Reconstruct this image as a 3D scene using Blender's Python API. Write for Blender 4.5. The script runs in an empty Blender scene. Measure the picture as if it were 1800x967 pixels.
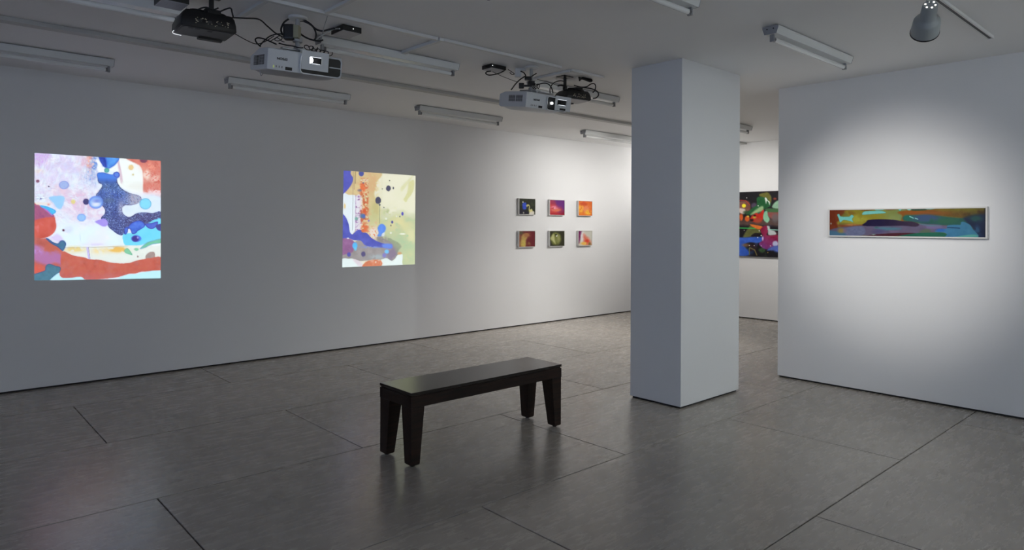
import bpy, bmesh, math, random
import numpy as np
from mathutils import Vector, Matrix
random.seed(7)
S = bpy.context.scene
C = S.collection

# ------------------------------------------------------------------ camera
EYE = 1.45
F_PX, YAW, CY, ROLL = 1179.31, 0.8364, 397.06, 0.0048
fw = Vector((math.cos(YAW), math.sin(YAW), 0)); rt0 = Vector((math.sin(YAW), -math.cos(YAW), 0)); up0 = Vector((0, 0, 1))
rt = rt0*math.cos(ROLL) + up0*math.sin(ROLL); up = up0*math.cos(ROLL) - rt0*math.sin(ROLL)
cd = bpy.data.cameras.new('camera'); cam = bpy.data.objects.new('camera', cd); C.objects.link(cam)
cd.sensor_width = 36; cd.lens = F_PX/1800*36; cd.shift_y = (CY-483.5)/1800; cd.clip_start = 0.05
m = Matrix((( rt.x, up.x, -fw.x, 0), (rt.y, up.y, -fw.y, 0), (rt.z, up.z, -fw.z, EYE), (0, 0, 0, 1)))
cam.matrix_world = m
S.camera = cam

# ------------------------------------------------------------------ world, exposure
S.view_settings.view_transform = 'Standard'; S.view_settings.look = 'None'
S.view_settings.gamma = 1; S.view_settings.use_curve_mapping = False
S.view_settings.exposure = 0.10
W = bpy.data.worlds.new('World'); S.world = W; W.use_nodes = True
W.node_tree.nodes['Background'].inputs[0].default_value = (0.55, 0.68, 1.0, 1)
W.node_tree.nodes['Background'].inputs[1].default_value = 3.6

def spot(name, loc, aim, power, angle=60, blend=0.8, col=(1, 0.94, 0.86), r=0.03, parent=None):
    l = bpy.data.lights.new(name, 'SPOT'); l.energy = power; l.color = col
    l.spot_size = math.radians(angle); l.spot_blend = blend; l.shadow_soft_size = r
    o = bpy.data.objects.new(name, l); C.objects.link(o); o.location = loc
    o.rotation_euler = (Vector(aim)-Vector(loc)).to_track_quat('-Z', 'Y').to_euler()
    return o
WARM = (1, 0.975, 0.945); NEUT = (0.94, 1.0, 0.985)
# track lamps: (place, aim, power, cone, colour); each gets a housing further down
LAMPS = [
    ((4.19, 1.22, 2.60), (6.28, 2.20, 1.20), 44, 54, WARM),
    ((1.95, 2.40, 2.60), (6.28, 2.08, 1.45), 270, 31, WARM),
    ((7.40, 5.20, 2.60), (6.95, 7.13, 1.30), 60, 104, WARM),
    ((8.35, 5.20, 2.60), (7.95, 7.13, 1.40), 64, 98, WARM),
    ((8.15, 5.05, 2.60), (9.90, 5.25, 1.50), 80, 95, WARM),
    ((8.00, 3.55, 2.60), (9.90, 3.40, 1.50), 80, 90, WARM),
    ((4.30, -1.5, 2.55), (4.10, -3.60, 1.95), 700, 80, NEUT),  # added fill: bounces off the unseen wall to lighten the column
    ((7.80, 5.05, 2.60), (6.50, 5.45, 0.00), 180, 100, WARM),  # added to brighten the far floor
    ((4.30, -0.6, 2.60), (4.95, 3.05, 0.70), 84, 64, NEUT),  # added to brighten the column face and the floor before it
    ((8.75, 6.30, 2.52), (9.91, 6.50, 2.30), 420, 62, WARM),  # added: bounce from the hidden corner lifts the far ceiling
]

def project(P):
    d = np.asarray(P, float) - np.array([0, 0, EYE])
    z = d@np.array(fw); return 900+F_PX*(d@np.array(rt))/z, CY-F_PX*(d@np.array(up))/z
def at(px, py, depth):
    "a measured point: photo pixel plus distance along the view axis"
    v = fw + rt*((px-900)/F_PX) + up*((CY-py)/F_PX)
    return Vector((0, 0, EYE)) + v*depth
def on_ceiling(px, py, z):
    v = fw + rt*((px-900)/F_PX) + up*((CY-py)/F_PX)
    return Vector((0, 0, EYE)) + v*((z-EYE)/v.z)

# ------------------------------------------------------------------ helpers
def lin(c):
    c = np.asarray(c, float)/255.0
    return np.where(c <= 0.04045, c/12.92, ((c+0.055)/1.055)**2.4)
def mat(name, col, rough=0.5, metal=0.0, spec=0.5, emit=None, estr=0.0, noise=None, bump=None, coat=0.0):
    m = bpy.data.materials.new(name); m.use_nodes = True
    nt = m.node_tree; b = nt.nodes['Principled BSDF']
    b.inputs['Base Color'].default_value = (*col, 1); b.inputs['Roughness'].default_value = rough
    b.inputs['Metallic'].default_value = metal; b.inputs['Specular IOR Level'].default_value = spec
    b.inputs['Coat Weight'].default_value = coat
    if emit: b.inputs['Emission Color'].default_value = (*emit, 1); b.inputs['Emission Strength'].default_value = estr
    if noise or bump:
        tc = nt.nodes.new('ShaderNodeTexCoord')
    if noise:
        sc, amt = noise
        n = nt.nodes.new('ShaderNodeTexNoise'); n.inputs['Scale'].default_value = sc; n.inputs['Detail'].default_value = 5
        nt.links.new(tc.outputs['Object'], n.inputs['Vector'])
        r = nt.nodes.new('ShaderNodeMapRange'); r.inputs[3].default_value = 1-amt; r.inputs[4].default_value = 1+amt
        nt.links.new(n.outputs['Fac'], r.inputs[0])
        v = nt.nodes.new('ShaderNodeVectorMath'); v.operation = 'SCALE'; v.inputs[0].default_value = col
        nt.links.new(r.outputs[0], v.inputs['Scale']); nt.links.new(v.outputs[0], b.inputs['Base Color'])
    if bump:
        sc, st = bump
        n2 = nt.nodes.new('ShaderNodeTexNoise'); n2.inputs['Scale'].default_value = sc; n2.inputs['Detail'].default_value = 4
        nt.links.new(tc.outputs['Object'], n2.inputs['Vector'])
        bp = nt.nodes.new('ShaderNodeBump'); bp.inputs['Strength'].default_value = st; bp.inputs['Distance'].default_value = 0.002
        nt.links.new(n2.outputs['Fac'], bp.inputs['Height']); nt.links.new(bp.outputs['Normal'], b.inputs['Normal'])
    return m

def attr_mat(name, rough=0.5, emit=0.0, spec=0.3):
    m = bpy.data.materials.new(name); m.use_nodes = True; nt = m.node_tree; b = nt.nodes['Principled BSDF']
    a = nt.nodes.new('ShaderNodeAttribute'); a.attribute_name = 'paint'
    b.inputs['Roughness'].default_value = rough; b.inputs['Specular IOR Level'].default_value = spec
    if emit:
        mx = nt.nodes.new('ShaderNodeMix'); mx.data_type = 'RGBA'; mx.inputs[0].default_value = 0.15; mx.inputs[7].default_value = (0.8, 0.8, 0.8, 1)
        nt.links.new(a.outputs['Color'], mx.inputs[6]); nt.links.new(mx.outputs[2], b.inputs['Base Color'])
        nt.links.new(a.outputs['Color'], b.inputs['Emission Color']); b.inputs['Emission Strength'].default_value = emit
    else:
        nt.links.new(a.outputs['Color'], b.inputs['Base Color'])
    return m

M = {}
M['wall'] = mat('wall_paint', (0.83, 0.83, 0.825), 0.55, spec=0.25, noise=(1.3, 0.02), bump=(60, 0.06))
M['column'] = mat('column_paint', (0.78, 0.79, 0.79), 0.5, spec=0.3, noise=(2, 0.02), bump=(40, 0.06))
M['ceil'] = mat('ceiling_paint', (0.88, 0.88, 0.875), 0.7, spec=0.2, noise=(1.0, 0.03), bump=(30, 0.08))
M['gap'] = mat('dark_gap', (0.012, 0.012, 0.013), 0.8)
M['raceway'] = mat('raceway_paint', (0.72, 0.73, 0.72), 0.5)
M['raceway2'] = mat('raceway_old_paint', (0.52, 0.52, 0.50), 0.55)
M['steel'] = mat('white_enamel_steel', (0.74, 0.76, 0.75), 0.32, spec=0.5)
M['plate_grey'] = mat('end_plate_grey', (0.33, 0.34, 0.36), 0.45)
M['holder'] = mat('lamp_holder_plastic', (0.30, 0.31, 0.32), 0.5)
M['tube'] = mat('fluorescent_tube_glass', (0.82, 0.83, 0.82), 0.10, spec=0.6)
M['cap'] = mat('tube_end_cap', (0.20, 0.20, 0.21), 0.3, metal=0.7)
M['black'] = mat('black_plastic', (0.010, 0.010, 0.011), 0.45)
M['black2'] = mat('charcoal_plastic', (0.030, 0.031, 0.034), 0.40)
M['cable'] = mat('black_cable_rubber', (0.008, 0.008, 0.009), 0.55)
M['wcable'] = mat('pale_cable_pvc', (0.45, 0.46, 0.46), 0.5)
M['proj'] = mat('projector_white_plastic', (0.66, 0.68, 0.69), 0.42, noise=(200, 0.02))
M['projdark'] = mat('projector_recess_black', (0.006, 0.006, 0.007), 0.5)
M['projgrey'] = mat('pale_grey_plastic', (0.42, 0.42, 0.44), 0.5)
M['mount'] = mat('mount_metal', (0.42, 0.43, 0.43), 0.4, metal=0.3)
M['label'] = mat('sticker_pale', (0.55, 0.56, 0.62), 0.6)
M['tan'] = mat('tan_label', (0.36, 0.35, 0.24), 0.6)
M['logo'] = mat('logo_print', (0.035, 0.035, 0.045), 0.5)
M['jack'] = mat('jack_metal', (0.55, 0.50, 0.38), 0.35, metal=0.6)
M['lens'] = mat('lens_glow', (1, 1, 1), 0.2, emit=(0.93, 0.96, 1.0), estr=7)
M['spill'] = mat('spill_glow_edge', (0.8, 0.8, 0.8), 0.3, emit=(0.9, 0.95, 1.0), estr=0.9)  # glow put into edges that catch spilled lens light
M['led'] = mat('led_white', (1, 1, 1), 0.3, emit=(1, 1, 1), estr=2.5)
M['ledg'] = mat('led_green', (0.5, 0.6, 0.2), 0.3, emit=(0.55, 0.65, 0.25), estr=0.35)
M['lamp'] = mat('lamp_housing_enamel', (0.31, 0.34, 0.345), 0.40)
M['bulb'] = mat('lamp_glow', (1, 1, 1), 0.3, emit=(1, 0.93, 0.82), estr=5)
M['slot'] = mat('track_slot', (0.02, 0.02, 0.02), 0.5)
M['frame_white'] = mat('frame_white_wood', (0.70, 0.69, 0.66), 0.45)
M['frame_dark'] = mat('frame_dark_edge', (0.02, 0.02, 0.022), 0.5)
M['canvas_edge'] = mat('canvas_edge_grey', (0.22, 0.22, 0.23), 0.7)
M['paint'] = attr_mat('painted_surface', 0.4, spec=0.15)
M['projection'] = attr_mat('projection_glow', 0.6, emit=1.0)
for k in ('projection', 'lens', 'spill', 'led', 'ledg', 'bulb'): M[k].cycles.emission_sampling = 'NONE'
M['glass'] = mat('window_frame_white', (0.7, 0.7, 0.7), 0.5)

def wood(name, rough, base, hi):
    m = bpy.data.materials.new(name); m.use_nodes = True; nt = m.node_tree; b = nt.nodes['Principled BSDF']
    tc = nt.nodes.new('ShaderNodeTexCoord'); mp = nt.nodes.new('ShaderNodeMapping'); mp.inputs['Scale'].default_value = (1.6, 22, 22)
    n = nt.nodes.new('ShaderNodeTexNoise'); n.inputs['Scale'].default_value = 3; n.inputs['Detail'].default_value = 8; n.inputs['Distortion'].default_value = 0.6
    cr = nt.nodes.new('ShaderNodeValToRGB'); cr.color_ramp.elements[0].color = (*base, 1); cr.color_ramp.elements[1].color = (*hi, 1)
    cr.color_ramp.elements[0].position = 0.35; cr.color_ramp.elements[1].position = 0.75
    nt.links.new(tc.outputs['Object'], mp.inputs[0]); nt.links.new(mp.outputs[0], n.inputs['Vector'])
    nt.links.new(n.outputs['Fac'], cr.inputs[0]); nt.links.new(cr.outputs[0], b.inputs['Base Color'])
    b.inputs['Roughness'].default_value = rough; b.inputs['Specular IOR Level'].default_value = 0.5 if rough < .3 else 0.28
    bp = nt.nodes.new('ShaderNodeBump'); bp.inputs['Strength'].default_value = 0.15; bp.inputs['Distance'].default_value = 0.001
    nt.links.new(n.outputs['Fac'], bp.inputs['Height']); nt.links.new(bp.outputs[0], b.inputs['Normal'])
    return m
M['wood'] = wood('dark_stained_wood', 0.42, (0.006, 0.0035, 0.0025), (0.034, 0.015, 0.009))
M['woodtop'] = wood('dark_polished_wood', 0.24, (0.010, 0.008, 0.007), (0.026, 0.018, 0.014))

def floor_mat():
    m = bpy.data.materials.new('grey_painted_panels'); m.use_nodes = True; nt = m.node_tree; b = nt.nodes['Principled BSDF']
    L = nt.links.new
    geo = nt.nodes.new('ShaderNodeNewGeometry'); oi = nt.nodes.new('ShaderNodeObjectInfo')
    mp = nt.nodes.new('ShaderNodeMapping'); mp.inputs['Scale'].default_value = (1.2, 5.0, 1); L(geo.outputs['Position'], mp.inputs[0])
    def noise(sc, det, vec, rough=0.6):
        n = nt.nodes.new('ShaderNodeTexNoise'); n.inputs['Scale'].default_value = sc; n.inputs['Detail'].default_value = det
        n.inputs['Roughness'].default_value = rough; L(vec, n.inputs['Vector']); return n.outputs['Fac']
    def mrange(x, a, b_, c, d):
        r = nt.nodes.new('ShaderNodeMapRange'); r.inputs[1].default_value = a; r.inputs[2].default_value = b_
        r.inputs[3].default_value = c; r.inputs[4].default_value = d; L(x, r.inputs[0]); return r.outputs[0]
    def mul(x, y):
        n = nt.nodes.new('ShaderNodeMath'); n.operation = 'MULTIPLY'; L(x, n.inputs[0]); L(y, n.inputs[1]); return n.outputs[0]
    streak = noise(4.0, 8, mp.outputs[0], 0.7); cloud = noise(1.1, 4, geo.outputs['Position']); fine = noise(60, 3, mp.outputs[0])
    mp2 = nt.nodes.new('ShaderNodeMapping'); mp2.inputs['Scale'].default_value = (2.6, 5.2, 1); L(geo.outputs['Position'], mp2.inputs[0])
    vo = nt.nodes.new('ShaderNodeTexVoronoi'); vo.inputs['Scale'].default_value = 1.0; L(mp2.outputs[0], vo.inputs['Vector']); spk = vo.outputs['Distance']
    sel = noise(0.9, 2, geo.outputs['Position'])
    f = mul(mrange(streak, 0.3, 0.7, 0.935, 1.055), mrange(cloud, 0.3, 0.7, 0.90, 1.08))
    f = mul(f, mrange(fine, 0.3, 0.7, 0.96, 1.04)); f = mul(f, mrange(spk, 0.03, 0.05, 0.5, 1.0)); f = mul(f, mrange(sel, 0.62, 0.78, 1.0, 0.85))
    f = mul(f, mrange(oi.outputs['Random'], 0, 1, 0.94, 1.06))
    v = nt.nodes.new('ShaderNodeVectorMath'); v.operation = 'SCALE'; v.inputs[0].default_value = (0.366, 0.330, 0.288)
    L(f, v.inputs['Scale']); L(v.outputs[0], b.inputs['Base Color'])
    L(mrange(streak, 0.3, 0.75, 0.235, 0.31), b.inputs['Roughness']); b.inputs['Specular IOR Level'].default_value = 0.55
    bp = nt.nodes.new('ShaderNodeBump'); bp.inputs['Strength'].default_value = 0.02; bp.inputs['Distance'].default_value = 0.002
    L(streak, bp.inputs['Height']); L(bp.outputs[0], b.inputs['Normal'])
    return m
M['floor'] = floor_mat()

def box(bm, a, b):
    "axis-aligned box between two corners"
    v = [bm.verts.new((x, y, z)) for z in (a[2], b[2]) for y in (a[1], b[1]) for x in (a[0], b[0])]
    for f in ((0, 2, 3, 1), (4, 5, 7, 6), (0, 1, 5, 4), (2, 6, 7, 3), (0, 4, 6, 2), (1, 3, 7, 5)):
        bm.faces.new([v[i] for i in f])
    return v
def loft(bm, rings, cap=True):
    vs = [[bm.verts.new(p) for p in r] for r in rings]; n = len(vs[0])
    for r0, r1 in zip(vs, vs[1:]):
        for i in range(n): bm.faces.new((r0[i], r0[(i+1) % n], r1[(i+1) % n], r1[i]))
    if cap: bm.faces.new(vs[0][::-1]); bm.faces.new(vs[-1])
def frame_of(d):
    d = d.normalized(); a = Vector((0, 0, 1)) if abs(d.z) < 0.9 else Vector((1, 0, 0))
    u = d.cross(a).normalized(); return u, d.cross(u).normalized()
def lathe(bm, p0, axis, prof, n=24, cap=True):
    axis = Vector(axis).normalized(); u, w = frame_of(axis); p0 = Vector(p0)
    loft(bm, [[p0 + axis*h + (u*math.cos(t) + w*math.sin(t))*r for t in [2*math.pi*i/n for i in range(n)]] for h, r in prof], cap)
def catmull(pts, k=8, closed=False):
    pts = [np.asarray(p, float) for p in pts]; n = len(pts); out = []
    for i in range(n if closed else n-1):
        if closed: p0, p1, p2, p3 = pts[i-1], pts[i], pts[(i+1) % n], pts[(i+2) % n]
        else: p0, p1, p2, p3 = pts[max(i-1, 0)], pts[i], pts[i+1], pts[min(i+2, n-1)]
        for j in range(k):
            t = j/k
            out.append(0.5*((2*p1)+(p2-p0)*t+(2*p0-5*p1+4*p2-p3)*t*t+(3*p1-p0-3*p2+p3)*t**3))
    if not closed: out.append(pts[-1])
    return out
def tube(bm, pts, r, n=8, smooth=6):
    P = [Vector(p) for p in (catmull(pts, smooth) if smooth > 1 else pts)]
    rings = []; u = None
    for i, p in enumerate(P):
        d = (P[min(i+1, len(P)-1)] - P[max(i-1, 0)]).normalized()
        if u is None: u, w = frame_of(d)
        else:
            u = (u - d*u.dot(d)); u = u.normalized() if u.length > 1e-6 else frame_of(d)[0]; w = d.cross(u)
        rings.append([p + (u*math.cos(2*math.pi*k/n) + w*math.sin(2*math.pi*k/n))*r for k in range(n)])
    loft(bm, rings)
def build(name, bm, material, parent=None, smooth=False, bevel=0.0, matrix=None, seg=2):
    bmesh.ops.recalc_face_normals(bm, faces=bm.faces)
    if bevel: bmesh.ops.bevel(bm, geom=list(bm.edges), offset=bevel, segments=seg, affect='EDGES', profile=0.7, clamp_overlap=True)
    if matrix is not None: bmesh.ops.transform(bm, matrix=matrix, verts=bm.verts)
    me = bpy.data.meshes.new(name); bm.to_mesh(me); bm.free()
    if smooth:
        for p in me.polygons: p.use_smooth = True
        try: me.set_sharp_from_angle(angle=math.radians(38))
        except Exception: pass
    me.materials.append(M[material]); o = bpy.data.objects.new(name, me); C.objects.link(o)
    if parent: o.parent = parent
    return o
def bx(name, a, b, material, parent=None, bevel=0.0, matrix=None):
    bm = bmesh.new(); box(bm, a, b); return build(name, bm, material, parent, bevel=bevel, matrix=matrix)
def tag(o, label, cat, group=None):
    o['label'] = label; o['category'] = cat
    if group: o['group'] = group
    return o
def empty(name, loc, label=None, cat=None, group=None, rz=0):
    o = bpy.data.objects.new(name, None); C.objects.link(o); o.location = loc; o.rotation_euler = (0, 0, rz); o.empty_display_size = 0.1
    if label: tag(o, label, cat, group)
    return o
def struct(o, label=None, cat='wall'):
    o['kind'] = 'structure'
    if label: tag(o, label, cat)
    return o

# ------------------------------------------------------------------ room shell
ZC = 2.79; YW = 7.1255; XB = 9.91; XP = 6.282; YPE = 3.102; XR = -4.0; YN = -3.6; G = 0.016
def wall(name, a, b, label, material='wall'):
    o = bx(name, (a[0], a[1], G), (b[0], b[1], ZC), material); struct(o, label); return o
w = wall('wall_left', (XR, YW, 0), (XB+.2, YW+.2, 0), 'long white gallery wall carrying the two projections')
bx('shadow_gap', (XR, YW+.015, 0), (XB+.2, YW+.2, G), 'gap', w)
w = wall('wall_back', (XB, YN, 0), (XB+.2, YW, 0), 'bright white end wall behind the column')
bx('shadow_gap', (XB+.015, YN, 0), (XB+.2, YW, G), 'gap', w)
w = wall('wall_right', (XP, YN, 0), (XP+.16, YPE, 0), 'white partition wall holding the long narrow painting')
bx('shadow_gap', (XP+.012, YN, 0), (XP+.15, YPE-.012, G), 'gap', w)
wall('wall_near', (XR, YN-.2, 0), (XB+.2, YN, 0), 'white wall opposite the projections, out of view')
# wall behind the viewer; its unseen window is added to let in blue light
bm = bmesh.new()
WY0, WY1, WZ0, WZ1 = -2.6, 1.6, 0.9, 2.4
box(bm, (XR-.2, YN, G), (XR, WY0, ZC)); box(bm, (XR-.2, WY1, G), (XR, YW, ZC))
box(bm, (XR-.2, WY0, G), (XR, WY1, WZ0)); box(bm, (XR-.2, WY0, WZ1), (XR, WY1, ZC))
struct(build('wall_rear', bm, 'wall'), 'white wall with an added window behind the viewer')
bm = bmesh.new()
for y in (WY0, (WY0+WY1)/2-.03, WY1-.06): box(bm, (XR-.13, y, WZ0), (XR-.07, y+.06, WZ1))
for z in (WZ0, WZ1-.06): box(bm, (XR-.125, WY0, z), (XR-.075, WY1, z+.06))
struct(build('fill_window_1', bm, 'glass'), 'added white framed window behind the viewer, giving blue fill light', 'window')
struct(bx('ceiling', (XR-.2, YN-.2, ZC), (XB+.2, YW+.2, ZC+.15), 'ceil'), 'white painted ceiling with strip lights', 'ceiling')
CX0, CX1, CY0, CY1 = 4.566, 5.459, 3.05, 3.55
col = empty('column', ((CX0+CX1)/2, (CY0+CY1)/2, 0), 'square white column standing beside the partition wall', 'column'); col['kind'] = 'structure'
Mi = Matrix.Translation((-(CX0+CX1)/2, -(CY0+CY1)/2, 0))
bm = bmesh.new(); box(bm, (CX0, CY0, G), (CX1, CY1, ZC)); build('shaft', bm, 'column', col, bevel=0.004, matrix=Mi)
bx('shadow_gap', (CX0+.015, CY0+.015, 0), (CX1-.015, CY1-.015, G), 'gap', col, matrix=Mi)

# floor: dark bed and staggered panels, each its own piece
fl = struct(bx('floor', (XR-.2, YN-.2, -.15), (XB+.2, YW+.2, -.012), 'gap'), 'grey painted floor of staggered rectangular panels', 'floor')
rows = [1.475-1.205*k for k in range(5, 0, -1)] + [1.475, 2.675, 3.886, 5.085, 6.28, YW+.19]
starts = [0.99, 2.21]
for i, (y0, y1) in enumerate(zip(rows, rows[1:])):
    off = starts[i % 2] - 2.405*3
    xs = [XR-.19] + [x for x in [off+2.405*k for k in range(9)] if XR < x < XB] + [XB+.19]
    for x0, x1 in zip(xs, xs[1:]):
        g = 0.0030
        bm = bmesh.new(); box(bm, (x0+g, y0+g, -.012), (x1-g, y1-g, 0.0))
        top = [e for e in bm.edges if all(abs(v.co.z) < 1e-6 for v in e.verts)]
        bmesh.ops.bevel(bm, geom=top, offset=0.0022, segments=1, affect='EDGES')
        o = build('floor_panel', bm, 'floor', fl)

# ------------------------------------------------------------------ painted images (colour stored per vertex, brushed by shape)
_rng = np.random.RandomState(3)
_lat = _rng.rand(256, 256)
def vnoise(x, y):
    xi = np.floor(x).astype(int); yi = np.floor(y).astype(int); fx = x-xi; fy = y-yi
    fx = fx*fx*(3-2*fx); fy = fy*fy*(3-2*fy)
    g = lambda a, b: _lat[a & 255, b & 255]
    return (g(xi, yi)*(1-fx)+g(xi+1, yi)*fx)*(1-fy) + (g(xi, yi+1)*(1-fx)+g(xi+1, yi+1)*fx)*fy
def fbm(x, y, oct=4):
    s = 0; a = 0.5
    for k in range(oct): s = s + a*vnoise(x*2**k+17*k, y*2**k+9*k); a *= 0.5
    return s/(1-0.5**oct)
class Canvas:
    "a grid of points with image coordinates X, Y; shapes are brushed onto it in order"
    def __init__(s, X, Y, org=(0, 0), sc=1.0):
        s.X = (X-org[0])/sc; s.Y = (Y-org[1])/sc; s.u = 1.0/sc; s.c = np.zeros((X.size, 3)); s.seed = 0
    def nz(s, f, k=0, oct=4): return fbm(s.X*f+k*31.7, s.Y*f+k*13.1, oct)
    def fill(s, col): s.c[:] = col
    def mix(s, mask, col):
        col = np.asarray(col, float); mask = np.clip(mask, 0, 1)[:, None]; s.c = s.c*(1-mask)+col*mask
    def mask_poly(s, pts, soft=1.0, wob=0.0, smooth=5):
        P = np.array(catmull(pts, smooth, True) if smooth > 1 else pts, float)
        wide = (soft+wob)*2+2; inb = (s.X > P[:, 0].min()-wide) & (s.X < P[:, 0].max()+wide) & (s.Y > P[:, 1].min()-wide) & (s.Y < P[:, 1].max()+wide)
        out = np.zeros(s.X.size); x = s.X[inb]; y = s.Y[inb]
        if x.size == 0: return out
        d2 = np.full(x.size, 1e12); ins = np.zeros(x.size, bool)
        for a, b in zip(P, np.roll(P, -1, 0)):
            e = b-a; L = e@e
            if L < 1e-9: continue
            t = np.clip(((x-a[0])*e[0]+(y-a[1])*e[1])/L, 0, 1)
            d2 = np.minimum(d2, (x-a[0]-t*e[0])**2+(y-a[1]-t*e[1])**2)
            if e[1] != 0:
                c = (a[1] > y) != (b[1] > y); ins ^= c & (x < a[0]+(y-a[1])*e[0]/e[1])
        sd = np.where(ins, np.sqrt(d2), -np.sqrt(d2))
        s.seed += 1
        if wob: sd = sd + (fbm(x*s.u*0+x/(wob*4+4)+s.seed*7, y/(wob*4+4), 3)-.5)*2*wob
        s.sd = np.full(s.X.size, -1e6); s.sd[inb] = sd
        out[inb] = np.clip(sd/soft*0.5+0.5, 0, 1); return out
    def poly(s, pts, col, soft=3.0, wob=0.0, var=0.0, vf=0.05, op=1.0, edge=None, col2=None, grad=None, smooth=5):
        m_ = s.mask_poly(pts, soft, wob, smooth)*op
        c = np.tile(np.asarray(col, float), (s.X.size, 1))
        if col2 is not None:
            (x0, y0), (x1, y1) = grad; t = ((s.X-x0)*(x1-x0)+(s.Y-y0)*(y1-y0))/((x1-x0)**2+(y1-y0)**2)
            t = np.clip(t+(s.nz(vf, s.seed)-.5)*0.5, 0, 1)[:, None]; c = c*(1-t)+np.asarray(col2, float)*t
        if var: c = c + ((s.nz(vf, s.seed+2)-.5)*2*var)[:, None]
        s.mix(m_, c)
        if edge is not None:
            ecol, ew = edge; s.mix(np.exp(-((s.sd-ew*.6)/ew)**2)*0.8*op, ecol)
    def ell(s, x, y, rx, ry, col, soft=3.0, op=1.0, edge=None, var=0, vf=.1, wob=0):
        d = (1-np.sqrt(((s.X-x)/rx)**2+((s.Y-y)/ry)**2))*min(rx, ry)
        if wob: d = d+(s.nz(.15, x)-.5)*2*wob
        c = np.tile(np.asarray(col, float), (s.X.size, 1))
        if var: c = c+((s.nz(vf, x)-.5)*2*var)[:, None]
        s.mix(np.clip(d/soft*.5+.5, 0, 1)*op, c)
        if edge is not None: ecol, ew = edge; s.mix(np.exp(-((d-ew*.6)/ew)**2)*.7*op, ecol)
    def wash(s, x, y, rx, ry, col, op=1.0, f=0.03, thr=0.35, k=0):
        "soft noisy patch"
        g = np.exp(-(((s.X-x)/rx)**2+((s.Y-y)/ry)**2)); n = np.clip((s.nz(f, k+x*.01)-thr)*4, 0, 1)
        s.mix(g*n*op*1.4, col)
    def speckle(s, mask, col, f=0.5, thr=0.7, op=0.8, k=0):
        n = vnoise(s.X*f+k*11, s.Y*f+k*5); s.mix(mask*np.clip((n-thr)*8, 0, 1)*op, col)
    def line(s, p, q, w, col, op=1.0):
        p = np.array(p, float); q = np.array(q, float); e = q-p; t = np.clip(((s.X-p[0])*e[0]+(s.Y-p[1])*e[1])/(e@e), 0, 1)
        d = np.hypot(s.X-p[0]-t*e[0], s.Y-p[1]-t*e[1]); s.mix(np.clip((w-d)/w+.5, 0, 1)*op, col)
def picture(name, quad, nu, nv, brush, material, parent=None, gain=1.0, matrix=None):
    "quad: TL, TR, BR, BL in the place; brush(X, Y) takes where each point shows in the photo and returns sRGB"
    TL, TR, BR, BL = [np.array(q, float) for q in quad]
    u, v = np.meshgrid(np.linspace(0, 1, nu), np.linspace(0, 1, nv)); u = u.ravel()[:, None]; v = v.ravel()[:, None]
    P = (TL*(1-u)+TR*u)*(1-v)+(BL*(1-u)+BR*u)*v
    X, Y = project(P); col = lin(np.clip(brush(X, Y), 0, 255))*gain
    i = np.arange(nu*nv).reshape(nv, nu)
    faces = np.stack([i[:-1, :-1], i[1:, :-1], i[1:, 1:], i[:-1, 1:]], -1).reshape(-1, 4)
    if matrix is not None: P = P + np.array(matrix)
    me = bpy.data.meshes.new(name)
    me.vertices.add(len(P)); me.vertices.foreach_set('co', P.ravel())
    me.loops.add(faces.size); me.loops.foreach_set('vertex_index', faces.ravel().astype(np.int32))
    me.polygons.add(len(faces)); me.polygons.foreach_set('loop_start', np.arange(0, faces.size, 4, dtype=np.int32))
    me.update(calc_edges=True)
    a = me.attributes.new('paint', 'FLOAT_COLOR', 'POINT'); a.data.foreach_set('color', np.hstack([col, np.ones((len(col), 1))]).ravel())
    me.materials.append(M[material]); o = bpy.data.objects.new(name, me); C.objects.link(o)
    if parent: o.parent = parent
    return o

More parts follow.
